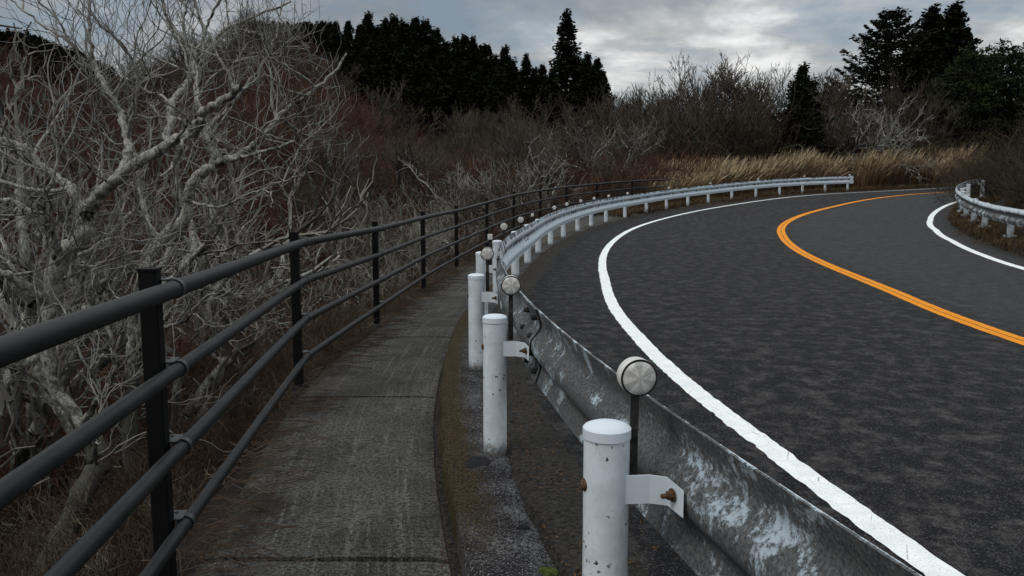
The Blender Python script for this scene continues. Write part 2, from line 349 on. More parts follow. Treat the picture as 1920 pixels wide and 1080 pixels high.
FBR = simple('grey_fence_fitting', (.010, .012, .014), (.022, .026, .029), 40, .5, spec=.5)
HOUS = steel('reflector_housing', 0, (.50, .49, .46), (.66, .66, .63), chips=1.0)
m, t, b = mat('reflector_lens'); p = objc(t); f = noise(t, p, 60, 4, .65); s_ = N(t, 'ShaderNodeSeparateXYZ'); L(t, p, s_.inputs[0])
ang = mathn(t, 'ARCTAN2', s_.outputs[2], s_.outputs[0]); sec = mathn(t, 'MODULO', mathn(t, 'ADD', mathn(t, 'MULTIPLY', ang, 6 / (2 * math.pi)), 12.2), 1.0)
sg = ramp(t, sec, [(.0, 0.), (.05, 1.), (.48, 1.), (.54, 0.)]); c = mixc(t, sg.outputs[0], (.40, .395, .37), (.60, .59, .57)); c = mixc(t, ramp(t, f, [(.4, .0), (.75, .7)]).outputs[0], c, (.24, .23, .21))
L(t, c, b.inputs['Base Color']); b.inputs['Roughness'].default_value = .3; b.inputs['Metallic'].default_value = .0; LENS = m
def bark(name, ca, cb, dark, sc=9, lo=.36, hi=.50):
    m, t, b = mat(name); p = objc(t); n = noise(t, p, sc, 6, .7, .4); g = noise(t, p, sc * .3, 3)
    mp = N(t, 'ShaderNodeMapping'); mp.inputs['Scale'].default_value = (1, 1, .3); L(t, p, mp.inputs[0]); fi = noise(t, mp.outputs[0], 70, 4, .7)
    c = mixc(t, g, ca, cb); c = mixc(t, ramp(t, n, [(lo, 1.), (hi, 0.)]).outputs[0], c, dark); c = mixc(t, ramp(t, fi, [(.38, .7), (.55, 0.)]).outputs[0], c, dark)
    if name == 'pale_bark':
        sz_ = N(t, 'ShaderNodeSeparateXYZ'); L(t, p, sz_.inputs[0]); mo = mathn(t, 'ADD', sz_.outputs[2], mathn(t, 'MULTIPLY', mathn(t, 'SUBTRACT', noise(t, p, 3.5, 5, .7), .5), 4.0))
        c = mixc(t, mathn(t, 'MULTIPLY', ramp(t, mathn(t, 'MULTIPLY', mo, .25), [(.30, 1.), (.42, 0.)]).outputs[0], .85), c, (.030, .029, .020))
    L(t, c, b.inputs['Base Color']); b.inputs['Roughness'].default_value = .92; b.inputs['Specular IOR Level'].default_value = .15; bump(t, b, mathn(t, 'ADD', n, fi), .9, .012); return m
BARK_PALE = bark('pale_bark', (.25, .243, .215), (.42, .412, .37), (.024, .022, .017))
BARK_GREY = bark('grey_bark', (.075, .068, .06), (.14, .13, .115), (.03, .027, .022), 3)
def twig(name, ca, cb, sc=.35, cc=None):
    m, t, b = mat(name); p = geo(t); n = noise(t, p, sc, 3, .7); f = noise(t, p, 3.1, 2, .7)
    r = ramp(t, mathn(t, 'ADD', mathn(t, 'MULTIPLY', n, .6), mathn(t, 'MULTIPLY', f, .4)), [(.38, ca), (.52, cb)] + ([(.64, cc)] if cc else []))
    L(t, r.outputs[0], b.inputs['Base Color']); b.inputs['Roughness'].default_value = .95; b.inputs['Specular IOR Level'].default_value = .05; return m
TW_RED = twig('red_brown_twigs', (.050, .027, .020), (.080, .045, .034), .12, (.076, .054, .038))
TW_BROWN = twig('brown_twigs', (.027, .021, .015), (.052, .041, .029), .2)
TW_TREE = twig('grey_brown_twigs', (.034, .027, .020), (.072, .061, .047), .15)
TW_PALE = twig('pale_twigs', (.048, .045, .038), (.23, .225, .205), 1.6)
TW_MID = twig('mid_grey_twigs', (.06, .055, .045), (.14, .132, .112), .5)
TW_NEAR = twig('undergrowth_twigs', (.024, .015, .011), (.056, .038, .027), .9, (.14, .12, .095))
DRY = twig('dry_pampas', (.085, .048, .022), (.17, .108, .052), .45, (.27, .19, .10))
DRYV = twig('dry_verge_grass', (.040, .026, .014), (.085, .057, .032), .9)
NEEDLE_D = simple('dark_needles', (.004, .0055, .003), (.014, .017, .009), 1.2, .9, spec=.05)
NEEDLE_G = simple('green_pine_needles', (.008, .012, .005), (.026, .032, .011), .8, .9, spec=.05)
MOSSG = simple('moss', (.015, .022, .005), (.07, .085, .02), 30, .95, bs=.5)

# ------------------------------------------------------------------ ground, road, path, kerb
def axis(a, b, lo, hi, d=.6, g=1.13):
    m_ = list(np.arange(a, b, d)); x = b; st_ = d
    while x < hi: m_.append(x); st_ *= g; x += st_
    m_.append(hi); x = a - d; st_ = d; l_ = []
    while x > lo: l_.append(x); st_ *= g; x -= st_
    l_.append(lo); return np.array(l_[::-1] + m_)
xs = axis(-16, 30, -600, 600); ys = axis(-6, 52, -120, 900)
GX, GY = np.meshgrid(xs, ys); gz = terr(GX.ravel(), GY.ravel())
V = np.c_[GX.ravel(), GY.ravel(), gz]; nx_, ny_ = len(xs), len(ys)
ii = (np.arange(ny_ - 1)[:, None] * nx_ + np.arange(nx_ - 1)[None, :]).ravel()
tag(link('ground', mesh_np('ground', V, np.stack([ii, ii + 1, ii + nx_ + 1, ii + nx_], 1), mats=GROUND, smooth=True)), kind='structure')

def ribbon(name, rows, m_, kind='structure', uvs=None, attr=None, smooth=True, parent=None):
    """rows: list of (n,3) arrays from left to right"""
    k = len(rows); n = len(rows[0]); V = np.stack(rows, 1).reshape(-1, 3); i = (np.arange(n - 1)[:, None] * k + np.arange(k - 1)[None, :]).ravel()
    Q = np.stack([i, i + 1, i + k + 1, i + k], 1)
    o = link(name, mesh_np(name, V, Q, mats=m_, uv=uvs, attr=attr, smooth=smooth), parent)
    if kind: tag(o, kind=kind)
    return o
ss = np.arange(0, S[-1], .4)
ws = [np.full(len(ss), .08), np.full(len(ss), .6), np.full(len(ss), 1.6), np.full(len(ss), 3.), W_ORANGE(ss) - .2, W_ORANGE(ss) + .6, W_ORANGE(ss) + 1.6, W_IN(ss) - .5, W_IN(ss) + .1, W_IN(ss) + 1.0]
lane = np.stack([np.clip((w_ - W_ORANGE(ss) + .3) / .8, 0, 1) for w_ in ws], 1).ravel()
edge0 = at(ss, ws[0], -.35)
ribbon('road', [edge0] + [at(ss, w_, -.012) for w_ in ws] + [at(ss, ws[-1] + .01, -.4)], ASPH,
       attr={'lane': np.stack([np.zeros(len(ss))] + [np.clip((w_ - W_ORANGE(ss) + .3) / .8, 0, 1) for w_ in ws] + [np.ones(len(ss))], 1).ravel()})
def line(name, wf, half, m_, s0, s1, seed, rough=.012):
    s = np.arange(s0, s1, .035); rg = np.random.default_rng(seed)
    def j(a):
        q = rg.normal(size=len(s)); q = np.convolve(q, [.2, .6, .2], 'same'); q2 = np.convolve(rg.normal(size=len(s)), np.ones(9) / 9, 'same'); return a * (q * .6 + q2 * .25)
    w_ = wf(s); return ribbon(name, [at(s, w_ - half + j(rough), -.008), at(s, w_, -.008), at(s, w_ + half + j(rough * .6), -.008)], m_)
line('white_edge_line', lambda s: np.interp(s, [8, 10.6, 12.4, 15.6, 18, 21.5, 26, 40], [1.24, 1.31, 1.38, 1.39, 1.34, 1.24, 1.24, 1.25]), .065, WHITE_LINE, 6, S[-1] - 1, 1, .011)
line('orange_centre_line', lambda s: W_ORANGE(s) - .053, .047, ORANGE_LINE, 6, S[-1] - 1, 2, .005)
line('orange_centre_line', lambda s: W_ORANGE(s) + .053, .047, ORANGE_LINE, 6, S[-1] - 1, 3, .005)
line('white_edge_line', W_IN, .075, WHITE_LINE, 6, S[-1] - 1, 4, .006)
# footpath between fence line and kerb
fy = FC[:, 1]; py_ = np.array([v_ for v_ in np.arange(-3, 34.5, .12) if min(abs(v_ - q_) for q_ in (.4, 2.96, 5.55, 8.08, 10.6, 13.1, 15.7, 18.2, 20.8, 23.3, 25.9, 28.4, 31)) > .025])
lx = np.interp(py_, fy, FC[:, 0]) + .05; lz = np.interp(py_, fy, FC[:, 2]) - 1.06
K = at(S, -.29); keep = np.r_[True, np.diff(K[:, 1]) > 0] & (S < 60); rx = np.interp(py_, K[keep, 1], K[keep, 0]); rz_ = lz
JT = [.4, 2.96, 5.55, 8.08, 10.6, 13.1, 15.7, 18.2, 20.8, 23.3, 25.9, 28.4, 31]
def jdip(y): return -.05 * (np.min(np.abs(y[:, None] - np.array(JT)[None]), 1) < .0195)
pyj = np.unique(np.concatenate([py_] + [np.array([q - .0205, q - .018, q + .018, q + .0205]) for q in JT]))
lx = np.interp(pyj, fy, FC[:, 0]) + .05; lz = np.interp(pyj, fy, FC[:, 2]) - 1.06; rx = np.interp(pyj, K[keep, 1], K[keep, 0])
rows = []; uvr = []
for k, f_ in enumerate([0, 0, .08, .3, .6, .9, 1, 1]):
    x = lx + (rx - lx) * f_; dz = -.6 if k == 0 else (-.10 if k == 7 else jdip(pyj) - (.01 if f_ in (0, 1) else 0))
    rows.append(np.c_[x, pyj - (x - lx) * 0, lz + dz]); uvr.append(np.c_[pyj, np.full(len(pyj), f_)])
ribbon('footpath', rows, PATHM, uvs=np.stack(uvr, 1).reshape(-1, 2), smooth=False)
# gutter soil and kerb
s = np.arange(4, 47, .3); gz_ = np.interp(at(s, -.4)[:, 1], pyj, lz)
def setz(a, z): a = a.copy(); a[:, 2] = z; return a
ribbon('gutter', [setz(at(s, -.45), gz_ - .05), setz(at(s, -.30), gz_ - .022), setz(at(s, -.27), gz_ - .012), setz(at(s, -.18), gz_ - .01)], SOIL)
s = np.arange(4, 47, .06); rg = np.random.default_rng(5)
def jj(a): return a * np.convolve(rg.normal(size=len(s)), np.ones(5) / 5, 'same')
kw = [-.255, -.247, -.23, -.19, -.14, -.08, -.02, .06, .09]; kz = [-.3, -.03, -.006, 0, .0, .0, -.002, -.008, -.05]
wav = .05 * (vnoise(s, s * 0, .5, 3) - .5) + .03 * (vnoise(s, s * 0, .12, 4) - .5)
rows = [at(s, w_ + (jj(.012) if 0 < i_ < 3 else (wav if i_ > 6 else 0)), 0) + np.c_[np.zeros((len(s), 2)), z_ + jj(.006)] for i_, (w_, z_) in enumerate(zip(kw, kz))]
ribbon('kerb', rows, KERB, uvs=np.stack([np.c_[s, np.full(len(s), (w_ + .255) / .5)] for w_ in kw], 1).reshape(-1, 2))
dw = [.03, .055, .08, .11, .16, .21, .27, .34, .42]; dzz = [-.04, -.010, .004, .010, .010, .006, 0, -.006, -.03]
ribbon('shoulder', [at(s, w_ + .02 * (vnoise(s, s * 0 + i_, .3, 8) - .5) * 2, 0) + np.c_[np.zeros((len(s), 2)), z_ + .018 * (vnoise(s, s * 0 + i_ * 1.7, .11, 9) - .5)] for i_, (w_, z_) in enumerate(zip(dw, dzz))], SOIL)
# right-hand verge
s = np.arange(0, S[-1], .3); rg = np.random.default_rng(6); ed = W_IN(s) + .55 + .18 * np.convolve(rg.normal(size=len(s)), np.ones(3) / 3, 'same') + .25 * (vnoise(s, s * 0, 2.0, 9) - .5)
ribbon('verge', [at(s, ed, -.03), at(s, ed + .15, .03), at(s, W_IN(s) + 1.2, .10), at(s, W_IN(s) + 2.0, .13), at(s, W_IN(s) + 3.2, .05)], VERGE)
# outer far verge
s = np.arange(38.5, S[-1], .3); ed = .78 + .12 * vnoise(s, s * 0, 1.3, 5) - .75 * (1 - smooth(38.5, 43, s))
ribbon('verge', [at(s, -2.6, -.02), at(s, -1.2, .02), at(s, -.3, .03), at(s, ed - .2, .022), at(s, ed, -.02)], VERGE)

# ------------------------------------------------------------------ guardrail
def reflector(parent, pos, yaw, scale=1., full=True):
    """round delineator: housing with lens, on a bent strap"""
    x, y, z = pos
    r_ = empty_mesh = None
    fd = np.array([math.cos(yaw), math.sin(yaw), -.02])
    mb = MB()
    if full:
        mb.lathe((0, 0, 0), fd, [(-.040, .030), (-.038, .040), (-.028, .0455), (.008, .0475), (.012, .0475), (.012, .043)], 28, True)
        h = mb.build('reflector', HOUS, parent, True, pos, auto=35)
        MB().lathe((0, 0, 0), fd, [(.0118, .0475), (.0138, .0470), (.0138, .0425), (.0118, .0420)], 28, False).build('rim', DARKST, h, True, auto=35)
        lb = MB().lathe((0, 0, 0), (0, -1, 0), [(0, .0425), (.003, .041), (.006, .030), (.0075, .0)], 28, False)
        l_ = lb.build('lens', LENS, h, True, (fd[0] * .0125, fd[1] * .0125, fd[2] * .0125), (0, 0, yaw + R(90)))
        seat = -.045
    else:
        mb.box((0, 0, 0), (.045, .03, .05), yaw + R(90), .004); mb.lathe((fd[0] * .014, fd[1] * .014, 0), fd, [(0, .008), (.006, .008)], 8)
        h = mb.build('reflector', HOUS, parent, False, pos)
    st_ = MB(); rz = yaw + R(90)
    b_ = -fd * .020
    st_.box((b_[0], b_[1], -.075), (.022, .005, .13), rz, .001); st_.box((b_[0] * 1.35, b_[1] * 1.35, -.2), (.024, .006, .14), rz, .001)
    st_.build('strap', DARKST, h)
    return h
PR = .0572
def make_post(parent, p, hgt, rad, hd, plate=False, cap=True, name='post', bracket=True, side=1):
    pm = MB().lathe((0, 0, 0), (0, 0, 1), [(-.3, rad), (hgt - .03, rad)], 28, False)
    if plate: pm.box((0, 0, .006), (.30, .30, .012), 0, .01); [pm.box((math.cos(a) * (rad + .035), math.sin(a) * (rad + .035), .055), (.07, .008, .09), a) for a in (0, R(90), R(180), R(270))]
    po = pm.build(name, POST, parent, True, p, (0, 0, hd), auto=40)
    MB().lathe((0, 0, 0), (0, 0, 1), [(hgt - .031, rad + .0008), (hgt - .030, rad + .0028), (hgt - .006, rad + .0028), (hgt - .001, rad - .002), (hgt + .004, rad * .75), (hgt + .007, rad * .4), (hgt + .008, 0.0005)], 28, False).build('cap', BRACK, po, True, auto=40)
    return po
def bracket(parent, p, hd, gap, zc, side=1):
    """plate from the post out to the back of the beam; local x = along rail, y = left; side=1 beam on the right"""
    e = empty('bracket', p, (0, 0, hd)); 
    mb = MB(); t_ = .005; sgn = -side
    # web facing oncoming view, bent flange against beam
    y0, y1 = sgn * .052, sgn * (gap - .028); yk = sgn * (gap - .04)
    hh = .036
    V = []; Q = []
    prof = [(-.040, sgn * .030, -hh, hh), (-.042, sgn * .060, -hh, hh), (-.046, sgn * (gap - .052), -hh, hh), (-.062, sgn * (gap - .012), -hh - .003, hh - .003), (-.140, sgn * (gap - .004), -hh - .004, hh - .008)]
    for x_, y_, a_, b_ in prof:
        V += [(x_, y_, a_ + zc), (x_, y_, b_ + zc), (x_ - t_, y_, a_ + zc), (x_ - t_, y_, b_ + zc)]
    for i in range(len(prof) - 1):
        q = i * 4; Q += [(q, q + 4, q + 5, q + 1), (q + 2, q + 3, q + 7, q + 6), (q + 1, q + 5, q + 7, q + 3), (q, q + 2, q + 6, q + 4)]
    Q += [(0, 1, 3, 2), (16, 18, 19, 17)]
    mb.add(V, Q)
    bo = mb.build('bracket', BRACK, parent, False, p, (0, 0, hd)); bpy.data.objects.remove(e)
    bl = MB(); ax = np.array((-.12, -sgn, 0)); c0 = np.array((-.098, sgn * (gap - .012), zc))
    bl.lathe(c0, ax, [(0, .0165), (.003, .0165)], 16); bl.lathe(c0, ax, [(.003, .0115), (.014, .0115)], 6); bl.lathe(c0, ax, [(.014, .0065), (.030, .006)], 10)
    bl.build('bolt', RUST, bo)
    bl = MB().lathe((0, -sgn * (PR - .004), zc + .005), (0, -sgn, 0), [(0, .017), (.004, .017), (.010, .012), (.013, .004)], 14)
    bl.build('bolt', RUST, bo, True)
    return bo
BP = [(.031, .350), (.027, .349), (.029, .343), (.035, .325), (.042, .306), (.047, .290), (.050, .272), (.046, .254), (.030, .234), (.012, .216), (.003, .200), (0, .182), (0, .168), (.003, .150), (.012, .134), (.030, .116), (.046, .096), (.050, .078), (.047, .060), (.042, .045), (.035, .026), (.029, .008), (.027, .002), (.031, 0)]
def beam_rows(s, wf, ztop, side, th=.004, o0=0., BPx=BP):
    out = []
    for t_ in (0, th):
        for o_, h_ in BPx: out.append((o_ + t_ + o0, h_))
    return out
def beam(name, s, wbase, ztop, parent, side, dirt_fn, th=.0045, prof=BP, o0=0.):
    """side=+1: waves bulge towards +w"""
    n = len(prof); closed = [(o_, h_) for o_, h_ in prof] + [(o_ + th, h_) for o_, h_ in prof[::-1]]
    b0 = at(s, wbase); st_ = float(s[1] - s[0]); m2 = int(max(2, min(len(s) - 2, round(1.6 / st_)))); kk = np.exp(-.5 * (np.arange(-m2, m2 + 1) * st_ / .55) ** 2); kk /= kk.sum()
    if st_ > .05: b0 = np.stack([np.convolve(np.pad(b0[:, i], m2, mode='reflect', reflect_type='odd'), kk, 'valid') for i in range(3)], 1)
    tg = np.gradient(b0[:, :2], axis=0); tg /= np.linalg.norm(tg, axis=1)[:, None]; nn_ = np.stack([tg[:, 1], -tg[:, 0]], 1)
    rows = [np.c_[b0[:, :2] + nn_ * (side * (o_ + o0)), b0[:, 2] + ztop - .35 + h_] for o_, h_ in closed]; m_ = len(rows)
    V = np.stack(rows, 1).reshape(-1, 3); nn = len(s); Q = []
    for k in range(m_):
        k2 = (k + 1) % m_; i = np.arange(nn - 1) * m_; Q.append(np.stack([i + k, i + k2, i + m_ + k2, i + m_ + k], 1))
    Q = np.concatenate(Q)
    if side < 0: Q = Q[:, ::-1]
    D = np.stack([dirt_fn(s, k < n, closed[k][1]) for k in range(m_)], 1).ravel()
    me = mesh_np(name, V, Q[:, ::-1], mats=BEAM, smooth=True, attr={'dirt': D}); me.set_sharp_from_angle(angle=R(60))
    return link(name, me, parent)
g1 = empty('guardrail', tuple(at(10.2, 0)))
tag(g1, 'long weathered white guardrail on round posts curving along the outer edge of the road', 'guardrail')
def kid(o, root): o.location = tuple(np.array(o.location) - np.array(root.location)); return o
# post stations: 1.92 m apart near, then 2 m
sp = [10.22 - 1.95, 10.22 + 0]
def s_near(x_, y_):
    f = np.arange(0, 60, .01); q = at(f, 0.); return float(f[np.argmin(np.hypot(q[:, 0] - x_, q[:, 1] - y_))])
i0 = s_near(.205, 1.96)
st_s = [i0 - 1.9] + [s_near(x_, y_) for x_, y_ in [(.205, 1.96), (-.11, 3.86), (-.27, 5.72)]]
s6 = s_near(.061, 11.65); st_s += [st_s[-1] + (s6 - st_s[-1]) * k / 3 for k in (1, 2)] + [s6]
targets = [(989,495),(1009,475),(1032,459.6),(1056.3,445.8),(1083,434.9),(1108,424.6),(1136.4,415.8),(1172,408.6),(1212.3,402.7),(1249.7,392.2),(1289.6,386.3),(1328,381),(1372,376),(1417,370),(1461.7,366.),(1504,363),(1547,362.),(1588.8,360.4)]
def sx_of(px, lo=14, hi=70, w_=0.):
    s = np.arange(lo, hi, .05); q = at(s, w_); c_, s__ = math.cos(PITCH), math.sin(PITCH); dep = q[:, 1] * c_ - (q[:, 2] - CAM_H) * s__
    xx = 960 + FPX * q[:, 0] / dep; return float(s[np.argmin(np.abs(xx - px))])
st_s += [sx_of(t_[0], s6 + .5) for t_ in targets]
REF = {1: 1, 2: 1, 3: 1, 4: 0, 5: 1, 6: 1, 7: 0, 9: 1, 10: 1, 11: 1, 12: 1, 13: 1, 14: 1, 16: 1, 18: 1, 20: 1, 22: 1, 24: 1}
GAP = .148
for i, s_ in enumerate(st_s):
    p = at(s_, 0, .028 if i < 2 else 0); hd = head(s_)
    kid(make_post(g1, p, .676 if i < 5 else .655, PR, hd), g1)
    kid(bracket(g1, p, hd, GAP, .522), g1)
    if i in REF:
        q = at(s_, .078, .822 - (.02 if i > 8 else 0)); 
        yaw = R(-90) + (head(s_) - R(90)) * .25 + (.12 if i == 1 else 0)
        sc_ = 1.
        kid(reflector(g1, tuple(q + np.array([0, .0, 0])), yaw, full=bool(REF[i])), g1)
sB = np.arange(st_s[0] - 3, st_s[-1] + .12, .12)
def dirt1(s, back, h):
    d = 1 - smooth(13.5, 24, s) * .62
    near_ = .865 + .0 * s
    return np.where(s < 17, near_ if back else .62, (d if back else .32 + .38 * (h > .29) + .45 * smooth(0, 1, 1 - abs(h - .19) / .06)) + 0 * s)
ZT = lambda s: np.interp(s, [11, 16], [.716, .748])
b1 = kid(beam('beam', sB, GAP, ZT(sB), g1, 1, dirt1), g1)
# overlapping splices with bolts every second bay
spl = [st_s[k] + .02 for k in range(2, len(st_s), 2)]
for s_ in spl:
    s2 = np.arange(s_ - .17, s_ + .171, .034); o = beam('splice', s2, GAP, ZT(s2) + .002, b1, 1, dirt1, th=.003, o0=-.0032); o.parent = b1; o.location = (0, 0, 0)
    for ds in (-.12, .12):
        for h_, o_ in ((.305, .030), (.220, .012), (.135, .012), (.048, .030)):
            q = at(s_ + ds, GAP + o_ + .008, float(ZT(s_)) - .35 + h_); nn = at(s_, 1.)[:2] - at(s_, 0.)[:2]
            MB().lathe(q, (nn[0], nn[1], 0), [(-.026, .010), (-.016, .013), (.002, .013), (.008, .009)], 8).build('bolt', DARKST, b1)
for ob in b1.children:
    if ob.name.startswith('splice'): ob.location = tuple(-np.array(g1.location) - np.array(b1.location))
    else: ob.location = tuple(-np.array(g1.location) - np.array(b1.location))
# end plate of the outer rail
q = at(sB[-1], GAP + .025, .573); kid(MB().box((0, 0, 0), (.16, .075, .372), 0, .01).build('end_shoe', BRACK, g1, loc=tuple(q), rot=(0, 0, head(sB[-1]))), g1)

# inner guardrail (right-hand side)
WR = lambda s: np.interp(s, [18, 26, 29, 33, 35.5, 38, 40, 42, 46, 52, 60, 75], [9.3, 9.6, 9.78, 9.95, 9.93, 9.75, 9.55, 9.35, 9.15, 9.1, 9.1, 9.1])
g2 = empty('guardrail', tuple(at(33, WR(33.))))
tag(g2, 'shorter soot-streaked white guardrail on plated posts round the inside of the bend at right', 'guardrail')
gs = [18.5, 20.9, 23.2, 25.7, 28.9, 32.7, 35.5, 37.8, 39.8, 41.8, 44.2, 47.0, 50.]
for s_ in gs:
    p = at(s_, WR(s_), .03); p = at(s_, WR(s_) , .05); kid(make_post(g2, p, .655, .070, head(s_), plate=True), g2)
    kid(bracket(g2, p, head(s_), GAP + .012, .54, side=-1), g2)
sB2 = np.arange(17, 50.3, .15)
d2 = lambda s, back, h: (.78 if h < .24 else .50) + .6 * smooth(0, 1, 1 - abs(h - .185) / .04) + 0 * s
b2 = kid(beam('beam', sB2, WR(sB2) - .147, .77, g2, -1, d2), g2)
q = at(sB2[-1], WR(sB2[-1]) - .17, .595); kid(MB().box((0, 0, 0), (.16, .075, .372), 0, .01).build('end_shoe', BRACK, g2, loc=tuple(q), rot=(0, 0, head(sB2[-1]))), g2)

# ------------------------------------------------------------------ pipe fence
fr = empty('pipe_fence', (FENCE[2][0], FENCE[2][1], FENCE[2][2] - 1.05))
tag(fr, 'black four-rail pipe fence along the left edge of the footpath', 'fence')
FT = np.gradient(FENCE[:, :2], axis=0); FT /= np.linalg.norm(FT, axis=1)[:, None]; FN = np.stack([FT[:, 1], -FT[:, 0]], 1)
RZ = [0, -.277, -.554, -.83]; RR = [.030, .0255, .0255, .0235]
for k in range(4):
    pts = []
    ctr = np.c_[FENCE[:, :2] + FN * .058, FENCE[:, 2] + RZ[k]]
    cm = catmull(ctr, 10); straight = np.stack([np.interp(np.arange(len(cm)) / 10., np.arange(len(ctr)), ctr[:, j]) for j in range(3)], 1)
    pt = cm * .12 + straight * .88
    V, Q = tubes([(pt, np.full(len(pt), RR[k]))], 16)
    me = mesh_np('rail', V - np.array(fr.location), Q, mats=FENCEM, smooth=True); link('rail', me, fr)
for i, (x, y, z) in enumerate(FENCE[:-1]):
    hd = math.atan2(FT[i, 1], FT[i, 0]); zb = z - 1.06
    mb = MB().box((0, 0, .565 - .1), (.060, .058, 1.33), 0, .004); po = kid(mb.build('post', FPOST, fr, loc=(x - FN[i, 0] * .005, y - FN[i, 1] * .005, zb), rot=(0, 0, hd)), fr)
    MB().box((0, 0, 1.132), (.066, .064, .008), 0, .003).build('cap', FPOST, po)
    bb = MB(); bb.box((0, -.034, -.10), (.11, .008, .24), 0, .003); bb.box((-.051, 0, -.10), (.008, .075, .24)); bb.box((.051, 0, -.10), (.008, .075, .24)); bb.box((0, -.052, -.21), (.16, .03, .02))
    bb.lathe((0, -.038, -.04), (0, -1, 0), [(0, .012), (.010, .011)], 6)
    bb.build('base_bracket', FBR, po)
    for k in range(4):
        cb = MB(); zc = z - zb + RZ[k]; r_ = RR[k]
        cb.lathe((.052, -.063, zc), (1, 0, 0), [(-.014, r_ + .0015), (-.014, r_ + .005), (.014, r_ + .005), (.014, r_ + .0015)], 16, False)
        cb.box((.048, -.030, zc + r_ + .004), (.085, .060, .005), 0, .01); cb.lathe((.032, -.020, zc + r_ + .006), (0, 0, 1), [(0, .008), (.005, .007)], 10); cb.lathe((.070, -.024, zc + r_ + .006), (0, 0, 1), [(0, .008), (.005, .007)], 10)
        cb.build('clamp', FBR, po, True, auto=35)

# ------------------------------------------------------------------ tree growers (pure python walkers -> chains)
def rv(r): 
    while True:
        x, y, z = r.uniform(-1, 1), r.uniform(-1, 1), r.uniform(-1, 1); q = x*x + y*y + z*z
        if .01 < q < 1: q = q ** .5; return x / q, y / q, z / q
def nrm(a): q = (a[0]**2 + a[1]**2 + a[2]**2) ** .5 or 1; return (a[0]/q, a[1]/q, a[2]/q)
def walk(r, p, d, ln, r0, r1, n, gn, up):
    pts = [p]; rad = [r0]; st_ = ln / n; ds = [d]
    for i in range(n):
        j = rv(r); d = nrm((d[0] + j[0] * gn, d[1] + j[1] * gn, d[2] + j[2] * gn + up)); p = (p[0] + d[0] * st_, p[1] + d[1] * st_, p[2] + d[2] * st_)
        pts.append(p); rad.append(r0 + (r1 - r0) * (i + 1) / n); ds.append(d)
    return pts, rad, ds
def grow(r, out, p, d, ln, rad, lv, prm):
    """recursive bare branch; out[lv] chains"""
    gn = prm['gn']; n = max(3, int(prm['n'][lv])); r1 = rad * prm['taper'][lv]
    pts, rr, ds = walk(r, p, d, ln, rad, r1, n, gn[lv], prm['up'][lv]); out[min(lv, 3)].append((pts, rr))
    if lv + 1 >= prm['levels']: return
    k = prm['kids'][lv]; k = k if isinstance(k, int) else r.randint(*k)
    for c_ in range(k):
        f = 1.0 if c_ == 0 else r.uniform(prm['from'][lv], 1.0); i = min(n, max(1, int(round(f * n)))); dd = ds[i]
        j = rv(r); a = prm['ang'][lv] * r.uniform(.6, 1.3) * (.5 if c_ == 0 else 1)
        cd_ = nrm((dd[0] + j[0] * a, dd[1] + j[1] * a, dd[2] + j[2] * a * .8 + prm['up'][lv]))
        grow(r, out, pts[i], cd_, ln * prm['ls'][lv] * r.uniform(.7, 1.2), max(rr[i] * (.85 if c_ == 0 else .65), prm['rmin']), lv + 1, prm)
PT = dict(levels=6, gn=[.12, .22, .28, .34, .4, .45], n=[5, 5, 5, 4, 4, 3], taper=[.75, .7, .65, .6, .55, .5], up=[.03, .03, .05, .08, .08, .1], kids=[(3, 4), (3, 4), (3, 4), (2, 4), (2, 3), 0],
          ang=[.85, .8, .8, .85, .9, .9], ls=[.75, .72, .7, .66, .62, .6], rmin=.007)
PT['from'] = [.5, .3, .25, .2, .2, .2]
def tree_meshes(seed, hgt, mtrunk, mtwig, prm, trunk_r=.09, lean=.25, tl=.22, stems=1, wmin=.007):
    r = random.Random(seed); out = [[], [], [], []]; pr = dict(prm); pr['rmin'] = wmin
    for k in range(stems):
        a = r.uniform(0, 6.28); le = lean * r.uniform(.5, 1.4)
        grow(r, out, (r.uniform(-.1, .1) * stems, r.uniform(-.1, .1) * stems, -.4), nrm((math.cos(a) * le, math.sin(a) * le, 1)), hgt * tl * r.uniform(.9, 1.1), trunk_r, 0, pr)
    V1, Q1 = tubes(out[0] + out[1], 7); V2, Q2 = tubes(out[2], 4); Q2 = Q2 + len(V1)
    tr = (np.r_[V1, V2], np.r_[Q1, Q2]); cr_ = tubes(out[3], 3)
    zt = max(tr[0][:, 2].max(), cr_[0][:, 2].max()); lat = np.percentile(np.hypot(cr_[0][:, 0], cr_[0][:, 1]), 97); k = hgt / max(zt, lat * 1.25)
    return mesh_np('trunk', tr[0] * k, tr[1], mats=mtrunk, smooth=True), mesh_np('crown', cr_[0] * k, cr_[1], mats=mtwig)
def tree_obj(name, mt, mc, loc, rz, sc=1., label='', cat='tree', group=None):
    e = empty(name, loc, (0, 0, rz)); e.scale = (sc, sc, sc); link('trunk', mt, e); link('crown', mc, e); tag(e, label, cat, group); return e
VAR_G = [tree_meshes(100 + i, 6., BARK_GREY, TW_TREE, PT, .085, .3, .24, 1 + i % 3, .008) for i in range(6)]
PP = dict(PT); PP.update(gn=[.25, .34, .4, .45, .5, .5], ang=[1.0, 1.0, 1.0, 1., 1., 1.])
VAR_P = [tree_meshes(200 + i, 5., BARK_PALE, TW_MID, PP, .075, .4, .22, 2 + i % 2, .006) for i in range(5)]
PW = dict(PT); PW.update(levels=7, n=[5, 5, 5, 4, 4, 3, 3], gn=[.12, .18, .22, .26, .3, .3, .3], taper=[.75, .7, .65, .6, .55, .5, .5], up=[.02, .02, .03, .05, .06, .08, .08], kids=[3, (3, 4), (3, 4), (3, 4), (2, 4), (2, 3), 0], ang=[.9, .8, .75, .7, .7, .7, .7], ls=[.78, .75, .7, .64, .6, .58, .5]); PW['from'] = [.6, .4, .3, .2, .2, .2, .2]
